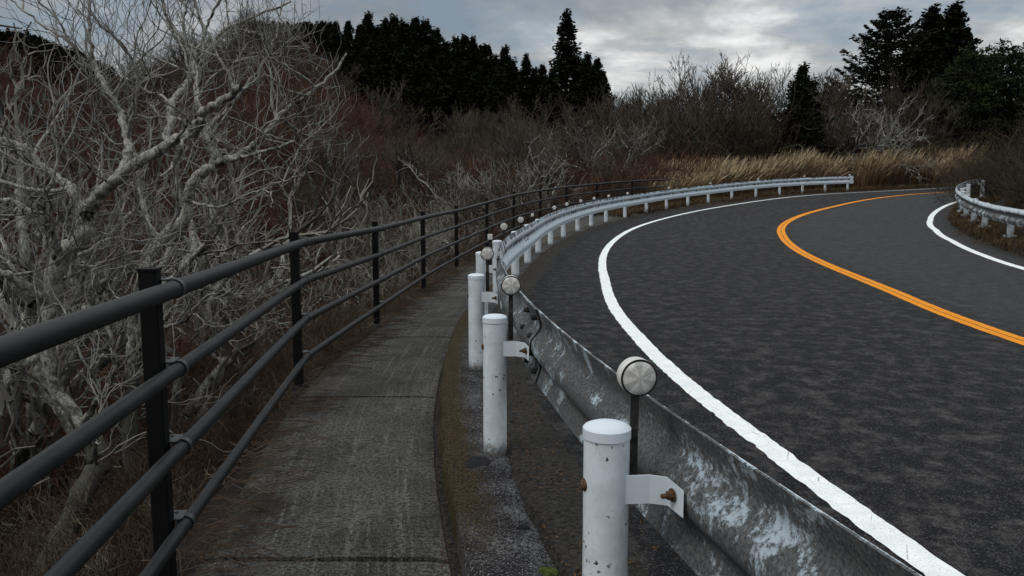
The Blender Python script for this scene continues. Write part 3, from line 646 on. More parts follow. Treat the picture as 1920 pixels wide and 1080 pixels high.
VAR_W = [tree_meshes(250 + i, 7., BARK_GREY, TW_TREE, PW, .11, .2, .24, 1 + i % 2, .010) for i in range(5)]
tr_r = random.Random(3)
SUBV = {}
def place(var, name, px, r, hgt, vh, label, cat, group=None, sink=.1, vi=None, dz=0):
    for _ in range(60):
        x, y = P(px, r); s_, w_ = near(x, y)
        if w_[0] < -4.2 or w_[0] > W_IN(s_[0]) + 3.0: break
        if w_[0] > 2: px += 6
        else: px -= 9
    z = float(terr(x, y)[0]) - sink + dz; v = var[tr_r.randrange(len(var)) if vi is None else vi]
    rz, k = tr_r.uniform(0, 6.28), hgt / vh
    if r < 48:
        q = SUBV.get(v[1].name)
        if q is None:
            q = np.empty(len(v[1].vertices) * 3, np.float32); v[1].vertices.foreach_get('co', q); q = SUBV[v[1].name] = q.reshape(-1, 3)[::9]
        best = None
        for t_ in range(26):
            a = rz + t_ * 1.37; kk = k * (1 if t_ < 12 else .85 if t_ < 20 else .7); ca, sa = math.cos(a) * kk, math.sin(a) * kk
            X_ = q[:, 0] * ca - q[:, 1] * sa + x; Y_ = q[:, 0] * sa + q[:, 1] * ca + y; k_ = Y_ > -2; s2, w2 = near(X_[k_], Y_[k_]); bad = int(((w2 > -1.7) & (w2 < W_IN(s2) + 1.6)).sum())
            if best is None or bad < best[0]: best = (bad, a, kk)
            if bad == 0: break
        rz, k = best[1], best[2]
    return tree_obj(name, v[0], v[1], (x, y, z), rz, k, label, cat, group)

# ------------------------------------------------------------------ hero trees, limbs measured from the photograph at their own depth
def hero(name, limbs, seed, label, dens=1.0, sc=1.0):
    """limbs: list of (points [(px,py,depth)], r0, r1)"""
    r = random.Random(seed); out = [[], [], [], []]; base = None
    for pts, r0, r1 in limbs:
        q = np.array([unproj(*p_) for p_ in pts]); q = catmull(q, 6); n = len(q)
        jit = np.array([rv(r) for _ in range(n)]) * .013; jit[0] = jit[-1] = 0; q = q + jit
        rad = np.linspace(r0 * (.66 if r0 > .06 else .72), r1 * .7, n) * np.array([r.uniform(.95, 1.07) for _ in range(n)]); out[0].append((q, rad))
        if base is None: base = q[0].copy()
        ln = np.linalg.norm(np.diff(q, axis=0), axis=1).sum(); nk = int(ln * 4.6 * dens)
        for k in range(nk):
            f = r.uniform(.18, 1.0); i = min(n - 1, int(f * (n - 1))); d = q[min(i + 1, n - 1)] - q[max(i - 1, 0)]; d = d / (np.linalg.norm(d) + 1e-9); j = rv(r)
            dd = nrm((d[0] * .6 + j[0], d[1] * .6 + j[1], d[2] * .6 + j[2] + .30)); rr = min(rad[i] * .62, .020) * r.uniform(.45, 1.)
            pr = dict(levels=4, gn=[.36, .42, .45, .45], n=[7, 6, 5, 4], taper=[.5, .5, .5, .5], up=[.06, .08, .09, .09], kids=[(3, 5), (2, 3), (1, 3), 0], ang=[.9, .9, .9, .9], ls=[.62, .62, .6, .6], rmin=.0027)
            pr['from'] = [.15, .15, .15, .2]; loc_out = [[], [], [], []]
            grow(r, loc_out, tuple(q[i]), dd, r.uniform(.35, .95) * sc, max(rr, .007), 0, pr)
            out[1] += loc_out[0]; out[2] += loc_out[1]; out[3] += loc_out[2] + loc_out[3]
    e = empty(name, tuple(base)); b_ = base
    def clear(c): q_ = np.asarray(c[0]); return bool(np.all(q_[:, 0] < np.interp(q_[:, 1], FC[:, 1], FC[:, 0]) - .12))
    out = [out[0]] + [[c for c in o_ if clear(c)] for o_ in out[1:]]
    V, Q = tubes(out[0], 12); rel = V - b_; V1, Q1 = tubes(out[1], 6); V = np.r_[V, V1]; Q = np.r_[Q, Q1 + len(rel)]
    link('trunk', mesh_np('trunk', V - b_, Q, mats=BARK_PALE, smooth=True), e)
    V2, Q2 = tubes(out[2], 4); V3, Q3 = tubes(out[3], 3); link('crown', mesh_np('crown', np.r_[V2, V3] - b_, np.r_[Q2, Q3 + len(V2)], mats=TW_PALE, smooth=True), e)
    tag(e, label, 'tree'); return e
dA = 6.0
A = [([(60, 1120, 5.2), (105, 1030, 5.3), (165, 905, 5.5), (185, 858, 5.6), (140, 790, 5.7), (92, 720, 5.8), (84, 640, 5.9), (98, 560, 6.0), (112, 490, 6.0), (155, 440, 6.0), (165, 398, 6.0)], .125, .085),
     ([(165, 398, 6.0), (185, 365, 6.0), (215, 340, 5.9), (262, 302, 5.8), (312, 272, 5.8), (370, 243, 5.7), (384, 208, 5.7), (418, 188, 5.6), (452, 164, 5.5)], .075, .032),
     ([(312, 268, 5.8), (318, 230, 5.9), (322, 200, 6.0), (345, 162, 6.1), (362, 130, 6.2), (361, 90, 6.3), (335, 62, 6.3), (314, 38, 6.3), (302, -20, 6.3)], .040, .014),
     ([(218, 338, 5.9), (243, 280, 6.1), (232, 240, 6.2), (222, 205, 6.3), (198, 165, 6.3), (176, 118, 6.4), (168, 50, 6.4), (170, -30, 6.4)], .046, .014),
     ([(160, 400, 6.0), (132, 352, 6.1), (104, 330, 6.2), (76, 308, 6.2), (55, 282, 6.2), (30, 268, 6.2), (-30, 255, 6.2)], .048, .024),
     ([(110, 500, 6.0), (104, 460, 5.8), (95, 430, 5.7), (60, 400, 5.6), (20, 378, 5.6), (-30, 372, 5.5)], .042, .02),
     ([(96, 570, 6.0), (60, 548, 5.8), (30, 522, 5.7), (-30, 500, 5.6)], .05, .03),
     ([(384, 212, 5.7), (350, 250, 5.6), (330, 300, 5.5), (300, 330, 5.4)], .02, .008),
     ([(360, 110, 6.3), (385, 60, 6.4), (400, 20, 6.4), (430, -30, 6.4)], .018, .008),
     ([(176, 118, 6.4), (120, 70, 6.3), (70, 40, 6.3), (20, 0, 6.3)], .018, .008),
     ([(84, 640, 5.9), (50, 680, 5.7), (20, 660, 5.6), (-30, 650, 5.5)], .04, .02),
     ([(150, 800, 5.7), (190, 740, 5.6), (215, 690, 5.5), (205, 620, 5.5), (190, 590, 5.5)], .03, .012)]
hero('bare_tree', A, 21, 'pale gnarled bare tree nearest the fence, its thick limb reaching up to the right', 1.0)
B = [([(250, 900, 7.4), (243, 820, 7.5), (246, 740, 7.6), (252, 660, 7.7), (256, 590, 7.8), (275, 500, 7.9), (302, 450, 8.0), (345, 410, 8.1), (352, 368, 8.1), (370, 332, 8.1), (402, 308, 8.1)], .115, .07),
     ([(402, 308, 8.1), (452, 288, 8.0), (500, 250, 7.9), (530, 212, 7.9), (575, 178, 7.8), (622, 140, 7.8), (650, 100, 7.8)], .055, .012),
     ([(402, 308, 8.1), (402, 285, 8.1), (386, 250, 8.2), (370, 190, 8.2), (374, 132, 8.3), (412, 66, 8.4), (478, 30, 8.4), (545, 3, 8.4)], .062, .012),
     ([(375, 140, 8.3), (350, 90, 8.4), (346, 30, 8.4), (360, -30, 8.4)], .03, .012),
     ([(420, 302, 8.1), (470, 290, 7.8), (545, 268, 7.6), (560, 245, 7.5)], .030, .010),
     ([(300, 450, 8.0), (270, 400, 8.2), (262, 330, 8.3), (240, 250, 8.3), (215, 180, 8.4)], .045, .014),
     ([(385, 250, 8.2), (430, 200, 8.2), (470, 150, 8.2), (500, 110, 8.2), (520, 60, 8.2)], .03, .010),
     ([(352, 372, 8.1), (400, 390, 7.8), (450, 372, 7.6), (500, 350, 7.5), (560, 330, 7.4)], .022, .008),
     ([(252, 660, 7.7), (300, 620, 7.4), (350, 600, 7.2), (380, 560, 7.1), (440, 540, 7.0)], .032, .010),
     ([(246, 740, 7.6), (205, 660, 7.4), (150, 610, 7.3), (120, 560, 7.3)], .03, .012)]
hero('bare_tree', B, 22, 'pale bare tree behind the nearest one, its branches spreading right over the valley', 1.0)
Cc = [([(540, 470, 9.4), (562, 432, 9.4), (592, 394, 9.4), (586, 350, 9.4), (575, 322, 9.4), (560, 285, 9.4)], .040, .014), ([(566, 430, 9.4), (598, 402, 9.3), (622, 374, 9.3), (640, 350, 9.3)], .03, .01), ([(588, 392, 9.4), (610, 330, 9.5), (625, 290, 9.5), (650, 260, 9.5)], .016, .006)]
hero('bare_tree', Cc, 23, 'small pale forked tree just beyond the second fence post', .6, .8)

# ------------------------------------------------------------------ other bare trees
for px, r, h in [(-60, 11, 6.4), (70, 15, 7), (250, 17, 7)]:
    place(VAR_P, 'bare_tree', px, r, h, 5., 'pale tangled bare tree in the thicket behind the two big trees at left', 'tree', 'pale trees in the left thicket')
for px, r, h in [(650, 17, 2.6), (735, 20, 3.1), (800, 24, 3.8), (870, 27, 4.2), (500, 15, 2.4), (760, 30, 4.4), (650, 30, 4.4)]:
    place(VAR_P, 'bare_tree', px, r, h, 5., 'low pale bare tree in the hollow just beyond the fence', 'tree', 'pale trees in the hollow')
VAR_Q = [tree_meshes(270 + i, 5., BARK_PALE, TW_PALE, PP, .07, .4, .22, 2, .006) for i in range(3)]
for px, r, h in [(800, 29, 3.8), (905, 34, 4.0), (735, 26, 3.2)]:
    place(VAR_Q, 'bare_tree', px, r, h, 5., 'pale spreading bare tree on the slope behind the middle of the fence', 'tree', 'pale trees behind the middle of the fence')
place(VAR_Q, 'bare_tree', 985, 30, 5.4, 5., 'slender pale bare tree behind the fence, left of the far guardrail bend', 'tree')
place(VAR_P, 'bare_tree', 1150, 38, 4.2, 5., 'small pale bare tree behind the far stretch of fence', 'tree')
place(VAR_Q, 'bare_tree', 1795, 50, 5.6, 5., 'pale bare tree with forked limbs at the right end of the golden grass', 'tree', dz=.6)
place(VAR_P, 'bare_tree', 1925, 40, 5.4, 5., 'pale bare tree cut by the right edge of the photo', 'tree')
for k in range(42):
    px = tr_r.uniform(560, 1240); r = tr_r.uniform(26, 58); place(VAR_G, 'bare_tree', px, r, tr_r.uniform(3., 4.6), 6., 'grey brown leafless tree on the valley side beyond the fence', 'tree', 'bare trees on the valley side')
for k in range(60):
    px = tr_r.uniform(180, 1240); r = tr_r.uniform(60, 92); place(VAR_W, 'bare_tree', px, r, tr_r.uniform(4., 6.), 6.5, 'leafless brown tree high on the hillside below the conifers', 'tree', 'bare trees on the hillside')
for k in range(22):
    px = tr_r.uniform(330, 700); place(VAR_G, 'bare_tree', px, tr_r.uniform(88, 100), tr_r.uniform(4.0, 6.), 6., 'leafless tree on the rounded hilltop at upper left', 'tree', 'bare trees on the left hilltop')
def topfit(px, r, ytop): 
    x, y = P(px, r); return zpix(ytop, y) - float(terr(x, y)[0]) + .1
for px, yt in [(1160, 168), (1195, 150), (1225, 138), (1262, 122), (1295, 100), (1335, 95), (1370, 100), (1405, 112), (1440, 122), (1470, 130), (1525, 118), (1560, 122), (1600, 132), (1640, 128), (1680, 130), (1720, 138), (1760, 145), (1240, 160), (1310, 120), (1390, 125), (1450, 140), (1540, 140), (1180, 175), (1210, 165), (1275, 135), (1350, 112), (1425, 130), (1500, 140), (1580, 140), (1620, 150), (1700, 150)]:
    r = tr_r.uniform(54, 66) if px > 1250 else tr_r.uniform(58, 70); h = topfit(px, r, yt)
    place(VAR_W, 'bare_tree', px, r, h, 7., 'tall leafless tree in the grey wood behind the golden grass', 'tree', 'bare trees behind the golden grass')
for k in range(26):
    px = tr_r.uniform(1180, 1740); r = tr_r.uniform(50, 58); px = px + 130 if 1425 < px < 1560 else px; place(VAR_G, 'bare_tree', px, r, tr_r.uniform(3.2, 5), 6., 'lower leafless tree at the front of the wood behind the golden grass', 'tree', 'lower trees behind the golden grass')
for k in range(12):
    px = tr_r.uniform(1850, 2010); r = tr_r.uniform(30, 44); place(VAR_G, 'bare_tree', px, r, tr_r.uniform(2.6, 4), 6., 'leafless bushy tree on the bank behind the right guardrail', 'tree', 'bare trees on the right bank')

# ------------------------------------------------------------------ conifers
def leafquads(c, size, r, flat=0.):
    """c (n,3) centres -> small leaf triangles"""
    n = len(c); a = r.normal(size=(n, 3)); a /= np.linalg.norm(a, axis=1)[:, None]; a[:, 2] *= (1 - flat); b = r.normal(size=(n, 3)); b[:, 2] *= (1 - flat); b -= a * (a * b).sum(1)[:, None]; b /= np.linalg.norm(b, axis=1)[:, None] + 1e-9
    sz = (size * r.uniform(.6, 1.3, n))[:, None]; V = np.stack([c - a * sz, c + b * sz * .45, c + a * sz, c - b * sz * .45], 1).reshape(-1, 3); return V, np.arange(n * 4).reshape(-1, 4)
def conifer(seed, h=10., wd=.22, style='cedar', mat_=None, whorls=30, lf=34, bare=.06):
    r = np.random.default_rng(seed); ch = [([(0, 0, -.5), (0, 0, h * .5), (0.02 * h * r.normal() * .3, 0, h * .97)], [h * .018, h * .011, h * .002])]; V = []
    for k in range(whorls):
        f = bare + (1 - bare) * (k + r.uniform(-.3, .3)) / whorls; f = min(max(f, .02), .985); z = h * f
        if style == 'cedar': env = wd * h * min(1, (1 - f) * 1.22 + .03) ** .85 * (1. if f > .15 else .8) * r.uniform(.75, 1.15)
        elif style == 'fir': env = wd * h * (np.interp(f, [0, .25, .5, .75, .9, 1], [.9, 1.05, 1.0, .78, .48, .1]))
        elif style == 'pine': env = wd * h * math.sin(math.pi * min(1, max(0, .14 + .82 * f))) ** .6
        else: env = wd * h * (1 - f) ** .8
        nb = int(r.integers(5, 8)) if style != 'spire' else 5; a0 = r.uniform(0, 6.28); z0_ = z
        for j in range(nb):
            z = z0_ + r.normal() * h * .012
            a = a0 + j * 2 * math.pi / nb + r.normal() * .25; ln = env * r.uniform(.55, 1.18); up = {'cedar': .22, 'fir': .28, 'pine': .15, 'spire': -.05}[style] + r.normal() * .1
            d = np.array([math.cos(a), math.sin(a), 0]); tt = np.linspace(0, 1, 5); droop = (-.25 if style == 'fir' else .12) * ln * np.sin(tt * math.pi) 
            pts = np.array([0, 0, z]) + d * (ln * tt)[:, None] + np.c_[np.zeros((5, 2)), up * ln * tt + droop * .6]
            ch.append((pts, np.linspace(h * .0045, h * .0012, 5)))
            n = max(6, int(lf * (ln / (wd * h) + .2))); q = r.uniform(.15 if style == 'fir' else .1, 1.05, n) ** .75; base_ = np.array([0, 0, z]) + d * (ln * q)[:, None] + np.c_[np.zeros((n, 2)), up * ln * q + .6 * (-.25 if style == 'fir' else .12) * ln * np.sin(np.minimum(q, 1) * math.pi)]
            sp_ = ln * .30 * (1.15 - q)[:, None] + h * .012; perp = np.array([-d[1], d[0], 0]); c = base_ + perp * (r.normal(size=n)[:, None] * sp_ * .8) + np.c_[np.zeros((n, 2)), r.normal(size=n) * h * (.006 if style == 'fir' else .014)]
            V.append(c)
    c = np.concatenate(V); q, Q = leafquads(c, h * (.0145 if style != 'fir' else .015), r, .6 if style == 'fir' else .2); tv, tq = tubes(ch, 4)
    return mesh_np('trunk', tv, tq, mats=BARK_GREY), mesh_np('crown', q, Q, mats=mat_ or NEEDLE_D)
CED = [conifer(300 + i, 10, w_, 'cedar', None, 34, 95) for i, w_ in enumerate((.20, .24, .28))]
LONE = conifer(320, 10, .17, 'spire', None, 34, 70)
def con(var, px, r, yt, label, cat='conifer', group=None, sc=None, yb=None, wide=1.0):
    x, y = P(px, r); z = float(terr(x, y)[0]) - .3; h = zpix(yt, y) - z
    e = tree_obj('conifer', var[0], var[1], (x, y, z), tr_r.uniform(0, 6.28), 1, label, cat, group); k = h / 10.; e.scale = (k * wide, k * wide, k); return e
G1 = 'dark conifers on the skyline'
for px, yt in [(618, 48), (640, 42), (662, 40), (684, 46), (699, 25), (716, 50), (730, 38), (746, 30), (765, 42), (784, 34), (803, 38), (822, 55), (840, 78), (858, 70), (875, 66), (889, 71), (905, 86), (915, 84), (930, 105), (947, 88), (962, 118), (986, 103), (1002, 128), (1016, 122), (1034, 128)]:
    r = tr_r.uniform(86, 94); con(CED[tr_r.randrange(3)], px, r, yt, 'dark dense conifer in the skyline row left of the lone tall conifer', 'conifer', G1, wide=1.15)
for px, yt in [(655, 95), (690, 90), (725, 85), (760, 88), (795, 92), (830, 105), (862, 112), (895, 125), (930, 140)]:
    con(CED[tr_r.randrange(3)], px, 80 + tr_r.uniform(-2, 3), yt, 'dark conifer in the front rank below the skyline row', 'conifer', 'front rank of dark conifers', wide=1.4)
con(LONE, 1059, 84, 22, 'lone tall narrow dark conifer standing above the skyline', wide=1.6)
for px, yt in [(1083, 112), (1098, 101), (1116, 110), (1128, 136), (1106, 130)]:
    con(CED[tr_r.randrange(3)], px, tr_r.uniform(82, 88), yt, 'rounded dark conifer clustered right of the lone tall conifer', 'conifer', 'dark conifers right of the tall one', wide=1.1)
for k in range(30):
    px = 490 + k * 5.2; con(CED[k % 3], px, tr_r.uniform(112, 120), np.interp(px, [480, 560, 640], [40, 44, 44]) + tr_r.uniform(-3, 6), 'tiny dark conifer in the even ridge line at upper left', 'conifer', 'ridge line conifers', wide=1.2)
for k in range(48):
    px = -60 + (k % 26) * 11.5; con(CED[k % 3], px, tr_r.uniform(88, 100) - 16 * (k // 26), np.interp(px, [-60, 0, 100, 165, 230], [45, 47, 62, 98, 122]) + tr_r.uniform(-4, 8) + 60 * (k // 26), 'dark conifer on the hill behind the tangled trees at far left', 'conifer', 'conifers on the far left hill', wide=1.4)
FIR = conifer(330, 10, .33, 'fir', None, 28, 150, .1)
con(FIR, 1645, 62, 19, 'broad layered dark fir with upturned branches against the sky at right', wide=.95)
CED2 = conifer(331, 10, .26, 'cedar', None, 40, 110)
con(CED2, 1722, 66, 14, 'tall dark conifer immediately right of the layered fir', wide=1.25); con(CED2, 1762, 68, 9, 'tallest dark conifer of the right group, top near the photo edge', wide=1.3)
con(CED[1], 1790, 66, 78, 'dark conifer stepping down right of the tallest pair', wide=1.4)
PINE = conifer(340, 10, .34, 'pine', NEEDLE_G, 26, 110, .1)
for px, yt, r, lb in [(1800, 95, 56, 'broad dark green pine below the tall conifers'), (1858, 88, 58, 'wide green pine left of the dark pine at the photo edge'), (1745, 150, 57, 'low green pine under the tall dark conifers')]:
    con(PINE, px, r, yt, lb, 'pine', wide=.85)
con(FIR, 1905, 60, 80, 'dark flat-branched pine at the right edge of the photo', 'pine', wide=.7)
con(PINE, 1960, 55, 120, 'green pine just beyond the right edge', 'pine', wide=.8)
con(CED[2], 1492, 48, 122, 'narrow dark conifer standing in front of the bare wood', wide=1.15)
con(CED[2], 1084, 44, 228, 'small dark evergreen among the bare trees behind the far fence', wide=1.3)
con(CED[1], 1262, 50, 262, 'small dark evergreen bush at the left end of the golden grass', wide=1.6)

# ------------------------------------------------------------------ brush (stuff)
def shrub(seed, h, n, mat_r, spread=.8, lv=2):
    r = random.Random(seed); out = [[], [], [], []]
    pr = dict(levels=lv + 1, gn=[.38, .45, .5], n=[4, 3, 3], taper=[.6, .55, .5], up=[.02, .02, .02], kids=[(3, 5), (2, 3), 0], ang=[.75, .8, .8], ls=[.6, .6, .6], rmin=mat_r * .55); pr['from'] = [.2, .2, .2]
    for k in range(n):
        a = r.uniform(0, 6.28); q = r.uniform(0, spread); grow(r, out, (math.cos(a) * q * h * .35, math.sin(a) * q * h * .35, -.1), nrm((math.cos(a) * q, math.sin(a) * q, r.uniform(.6, 1.3))), h * r.uniform(.4, .75), mat_r, 0, pr)
    return tubes(sum(out, []), 3)
def scatter(name, pos, protos, hs, m_, seed, label, cat='undergrowth', zsq=1.0):
    r = np.random.default_rng(seed); VV = []; QQ = []; n = 0
    for i, (x, y, z) in enumerate(pos):
        V, Q = protos[r.integers(len(protos))]; a = r.uniform(0, 6.28); k = hs[i]; ca, sa = math.cos(a) * k, math.sin(a) * k
        VV.append(np.c_[V[:, 0] * ca - V[:, 1] * sa + x, V[:, 0] * sa + V[:, 1] * ca + y, V[:, 2] * k * zsq + z].astype(np.float32)); QQ.append(Q + n); n += len(V)
    return tag(link(name, mesh_np(name, np.concatenate(VV), np.concatenate(QQ), mats=m_)), label, cat, kind='stuff')
def pick(n, px0, px1, r0, r1, seed, ok=None):
    r = np.random.default_rng(seed); px = r.uniform(px0, px1, n); rr = np.exp(r.uniform(math.log(r0), math.log(r1), n)); a = np.arctan2(px - 960, FPX); x = rr * np.sin(a); y = rr * np.cos(a)
    if ok is not None: k = ok(x, y, *near(x, y)); x, y = x[k], y[k]
    return np.c_[x, y, terr(x, y)]
SH_F = [shrub(400 + i, 1., 10, .010, 1.5) for i in range(7)]
SH_N = [shrub(420 + i, 1., 12, .0052) for i in range(6)]
p_ = pick(3400, -250, 1290, 24, 96, 51, lambda x, y, s, w_: (w_ < -3)); hs = np.interp(np.hypot(p_[:, 0], p_[:, 1]), [20, 95], [1.5, 3.3]) * nr.uniform(.7, 1.25, len(p_))
scatter('hillside_brush', p_, SH_F, hs, TW_RED, 52, 'reddish brown leafless brush covering the valley side and hill')
p_ = pick(900, -200, 900, 9, 30, 53, lambda x, y, s, w_: w_ < -4.5); hs = nr.uniform(1.1, 2.0, len(p_))
scatter('valley_brush', p_, SH_N, hs, TW_RED, 54, 'dark reddish twigs filling the hollow beyond the fence')
p_ = pick(1500, 1120, 1880, 47, 72, 55, lambda x, y, s, w_: (w_ < -4.5) & ~((np.abs(960 + FPX * x / y - 1492) < 52) & (np.hypot(x, y) < 56)) & ~((np.abs(960 + FPX * x / y - 1795) < 60) & (np.hypot(x, y) < 58))); hs = nr.uniform(2.2, 4.8, len(p_))
scatter('roadside_thicket', p_, SH_F, hs, TW_BROWN, 56, 'grey brown thicket under the bare trees behind the golden grass')
p_ = pick(700, 1780, 2150, 17, 50, 57, lambda x, y, s, w_: (w_ > W_IN(s) + 2.3 + 1.0 * (s > 41)) | ((s > 44) & (w_ > 4.2) & (x / y > .565))); hs = nr.uniform(.8, 1.8, len(p_)) * np.interp(near(p_[:, 0], p_[:, 1])[0], [30, 42, 60], [1, 1.15, 1.8])
scatter('bank_thicket', p_, SH_N, hs, TW_BROWN, 58, 'grey brown thicket on the bank behind the right guardrail')
# undergrowth close to the fence
r_ = np.random.default_rng(60); n_ = 900; yy = r_.uniform(-.5, 20, n_) ; d_ = .22 + r_.uniform(.0, 1, n_) ** 1.3 * 6.3; fx = np.interp(yy, fy, FC[:, 0]); xx = fx - .12 - d_
p_ = np.c_[xx, yy, terr(xx, yy)]; edge_z = np.interp(yy, fy, FC[:, 2]) - 1.3; p_[:, 2] = np.where(d_ < .6, np.maximum(p_[:, 2], edge_z - .35), p_[:, 2]); hs = np.interp(d_, [0, 1, 5], [.30, .7, 1.15]) * r_.uniform(.7, 1.2, n_)
scatter('undergrowth', p_, SH_N, hs, TW_NEAR, 61, 'tangled dry reddish undergrowth below the fence')
r_ = np.random.default_rng(62); n_ = 170; yy = r_.uniform(14, 38, n_); fx = np.interp(yy, fy, FC[:, 0]); xx = fx - r_.uniform(.1, 2.5, n_)
p_ = np.c_[xx, yy, terr(xx, yy)]; scatter('undergrowth', p_, SH_N, r_.uniform(.7, 1.2, n_), TW_BROWN, 63, 'dark brown undergrowth behind the far stretch of fence')

# grass: curved blades
def blademat(name, lo_, mid_, top_, sc=1.3):
    m, t, b = mat(name); a = N(t, 'ShaderNodeAttribute', attribute_name='t'); v = N(t, 'ShaderNodeAttribute', attribute_name='v')
    r = ramp(t, a.outputs['Fac'], [(.05, lo_), (.6, mid_), (.9, top_)]); k = mathn(t, 'ADD', mathn(t, 'MULTIPLY', v.outputs['Fac'], 1.0), .5)
    n = noise(t, geo(t), sc, 3); k2 = mathn(t, 'MULTIPLY', k, mathn(t, 'ADD', n, .5)); sc_ = N(t, 'ShaderNodeVectorMath', operation='SCALE'); L(t, r.outputs[0], sc_.inputs[0]); L(t, k2, sc_.inputs['Scale'])
    L(t, sc_.outputs[0], b.inputs['Base Color']); b.inputs['Roughness'].default_value = .95; b.inputs['Specular IOR Level'].default_value = .05; return m
DRY = blademat('dry_pampas', (.065, .040, .022), (.135, .090, .050), (.25, .195, .12))
DRYV = blademat('dry_verge_grass', (.035, .022, .013), (.065, .043, .024), (.11, .078, .045))
def blades(name, base, h, wdt, lean, m_, seed, label, cat, plume=False, wind=(0.25, 0)):
    r = np.random.default_rng(seed); n = len(base); a = r.uniform(0, 6.28, n); l = lean * r.uniform(.2, 1.2, n); dx = np.cos(a) * l + wind[0]; dy = np.sin(a) * l + wind[1]; h = h * r.uniform(.6, 1.12, n)
    side = np.c_[-np.sin(a + r.normal(size=n)), np.cos(a), np.zeros(n)]; rows = []
    tt = [0, .35, .7, .86, 1.0]; ww = [1, .9, .7, 1.9, .3] if plume else [1, .85, .6, .35, .08]
    for t_, w_ in zip(tt, ww):
        c = base + np.c_[dx * h * t_ ** 2, dy * h * t_ ** 2, h * t_ * (1 - .18 * t_ * (l > lean * .8))]; o = side * (wdt * w_)[:, None] if hasattr(wdt, '__len__') else side * wdt * w_
        rows.append(c - o); rows.append(c + o)
    V = np.stack(rows, 1).reshape(-1, 3); i = np.arange(n)[:, None] * 10 + (np.arange(4) * 2)[None]; i = i.ravel()
    return tag(link(name, mesh_np(name, V, np.stack([i, i + 1, i + 3, i + 2], 1), mats=m_, attr={'t': np.tile(np.repeat(tt, 2), n), 'v': np.repeat(r.uniform(0, 1, n), 10)})), label, cat, kind='stuff')
r_ = np.random.default_rng(70); n_ = 30000; sg = r_.uniform(43, 76, n_); wg = -r_.uniform(.35, 4.6, n_) - .4 * (vnoise(sg, sg*0, 3, 4)) - 1.1 * (1 - smooth(44, 58, sg)); q = at(sg, wg)
q[:, 2] = np.maximum(terr(q[:, 0], q[:, 1]), q[:, 2] - .02) - .03
den_ = (vnoise(q[:, 0], q[:, 1], 1.1, 3) > .22) & (q[:, 0] / q[:, 1] < .553 + .012 * vnoise(q[:, 0], q[:, 1], 1., 5)); q = q[den_]; sg = sg[den_]; wg = wg[den_]
hh = np.interp(sg, [43, 47, 52, 68, 73, 76], [.9, 1.4, 1.8, 1.95, 1.7, .9]) * (.72 + .30 * vnoise(q[:, 0], q[:, 1], 1.6, 8) + .22 * vnoise(q[:, 0], q[:, 1], .5, 12))
blades('pampas_grass', q, hh, .011, .42, DRY, 71, 'tall golden dry pampas grass along the far outside of the bend', 'grass', True, (.22, 0))
r_ = np.random.default_rng(72); n_ = 42000; sg = r_.uniform(20, 58, n_); wg = W_IN(sg) + .45 + r_.uniform(0, 1, n_) ** .9 * 3.6; q = at(sg, wg, .04); q[:, 2] = np.where(wg > W_IN(sg) + 1.9, np.maximum(terr(q[:, 0], q[:, 1]), q[:, 2] - .05), q[:, 2]); k_ = vnoise(q[:, 0], q[:, 1], .5, 6) > .15; q = q[k_]; wg = wg[k_]
blades('verge_grass', q, .13 + .20 * vnoise(q[:, 0], q[:, 1], .6, 1), .0045, 1.1, DRYV, 73, 'matted brown grass on the verge under the right guardrail', 'grass', False, (-.1, -.15))
r_ = np.random.default_rng(74); n_ = 20000; sg = r_.uniform(36, 74, n_); wg = r_.uniform(-2.2, .72, n_) + 0 * sg; wg = np.where(sg < 43, -np.abs(wg) * .9 + .15, wg); q = at(sg, wg, .01); k_ = vnoise(q[:, 0], q[:, 1], .6, 6) > .3; q = q[k_]
blades('verge_grass', q, .14 + .16 * vnoise(q[:, 0], q[:, 1], .9, 1), .006, .8, DRYV, 75, 'short brown grass around the posts of the far guardrail', 'grass')
# leaf litter and twigs
def litter(name, q, size, m_, seed, label):
    r = np.random.default_rng(seed); V, Q = leafquads(q + np.c_[np.zeros((len(q), 2)), r.uniform(.002, .018, len(q))], size, r, .7); return tag(link(name, mesh_np(name, V, Q, mats=m_)), label, 'leaf litter', kind='stuff')
LEAF = simple('dead_leaves', (.020, .012, .007), (.11, .065, .032), 60, .9)
r_ = np.random.default_rng(80); n_ = 9000; sg = 8 + r_.uniform(0, 1, n_) ** 1.3 * 34; wg = .06 + np.abs(r_.normal(size=n_)) * .15; k_ = vnoise(sg * 4, wg * 4, 1., 2) > .3; q = at(sg, wg, .002)[k_]
litter('leaf_litter', q, .011, LEAF, 81, 'dead leaves and grit heaped along the foot of the guardrail')
n_ = 5000; sg = 7.5 + r_.uniform(0, 1, n_) ** 1.2 * 26; wg = -.275 + r_.normal(size=n_) * .03; q = at(sg, wg); q[:, 2] = np.interp(q[:, 1], pyj, lz) - .004; litter('leaf_litter', q, .007, LEAF, 82, 'dark leaf crumbs in the joint between footpath and kerb')
n_ = 2600; yy = r_.uniform(.5, 22, n_); xx = np.interp(yy, pyj, lx) + np.abs(r_.normal(size=n_)) * .10; q = np.c_[xx, yy, np.interp(yy, pyj, lz)]; litter('leaf_litter', q, .008, LEAF, 83, 'dead leaves along the fence side of the footpath')
ch = []; rr_ = random.Random(84)
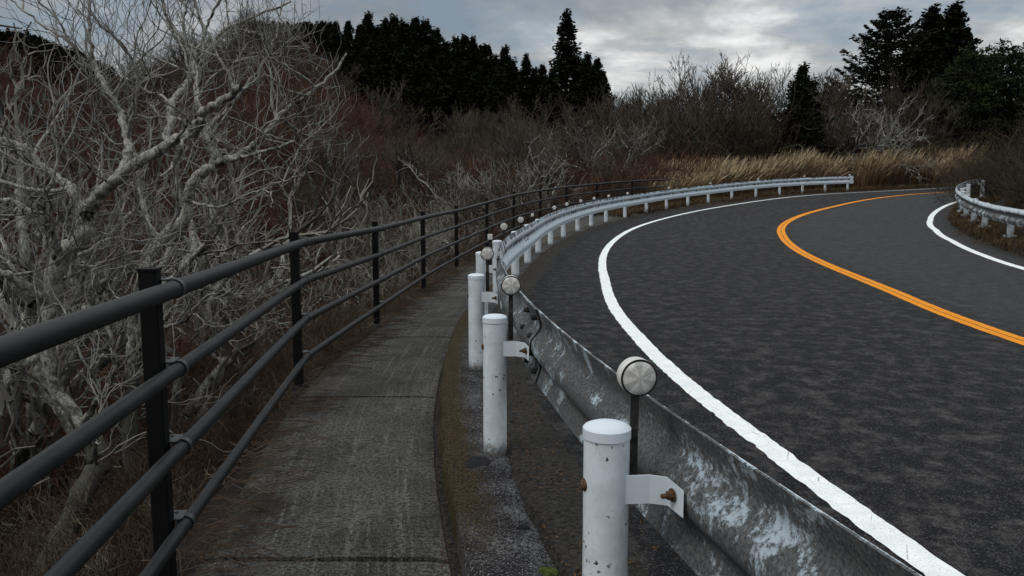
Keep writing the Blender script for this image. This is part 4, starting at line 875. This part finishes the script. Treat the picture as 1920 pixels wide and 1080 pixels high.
for k in range(1000):
    y = rr_.uniform(1.2, 16); x0 = float(np.interp(y, pyj, lx)); z0 = float(np.interp(y, pyj, lz)); ln = rr_.uniform(.12, .5); a = rr_.gauss(0, .55); st = (x0 - rr_.uniform(.0, .25) + abs(rr_.gauss(0, .07)), y, z0 + rr_.uniform(0, .035)); pts = [st]
    for j in range(5): a += rr_.gauss(0, .35); pts.append((pts[-1][0] + math.cos(a) * ln / 5, pts[-1][1] + math.sin(a) * ln / 5, max(z0 + .004, pts[-1][2] + rr_.gauss(0, .008)) if pts[-1][0] > x0 else pts[-1][2] + rr_.gauss(0, .015)))
    ch.append((pts, [.0018] * 6))
V, Q = tubes(ch, 3); tag(link('creeping_twigs', mesh_np('creeping_twigs', V, Q, mats=TW_NEAR)), 'fine dry creepers reaching over the footpath edge', 'undergrowth', kind='stuff')
# moss cushions and asphalt lump by the posts
def blob(name, x, y, z, rx_, ry_, rz2, m_, label, cat, seed, sub=3):
    r = np.random.default_rng(seed); n1_, n2_ = 22, 10; V = []; 
    for i in range(n2_ + 1):
        ph = i / n2_ * math.pi / 2
        for j in range(n1_): th = j / n1_ * 2 * math.pi; k = 1 + .16 * math.sin(2 * th + seed) + .1 * math.sin(3 * th + seed * 2) + r.normal() * .025; V.append((math.cos(th) * math.cos(ph) * rx_ * k, math.sin(th) * math.cos(ph) * ry_ * k, math.sin(ph) ** .8 * rz2 * (1 + r.normal() * .05)))
    Q = [(i * n1_ + j, i * n1_ + (j + 1) % n1_, (i + 1) * n1_ + (j + 1) % n1_, (i + 1) * n1_ + j) for i in range(n2_) for j in range(n1_)]
    return tag(link(name, mesh_np(name, V, Q, mats=m_, smooth=True), loc=(x, y, z)), label, cat)
blob('tar_patch', -.165, 3.72, -.004, .055, .10, .014, TARP, 'flat dark lump of asphalt beside the second post', 'asphalt lump', 1)
blob('pebble', .045, 2.98, -.003, .022, .02, .014, TARP, 'small dark pebble on the kerb before the nearest post', 'pebble', 2)
blob('moss_cushion', .125, 2.62, -.01, .035, .03, .022, MOSSG, 'small green moss cushion on the kerb left of the nearest post', 'moss', 3)
blob('moss_cushion', .155, 2.50, -.01, .022, .02, .014, MOSSG, 'smaller moss tuft just below the green moss cushion', 'moss', 4)
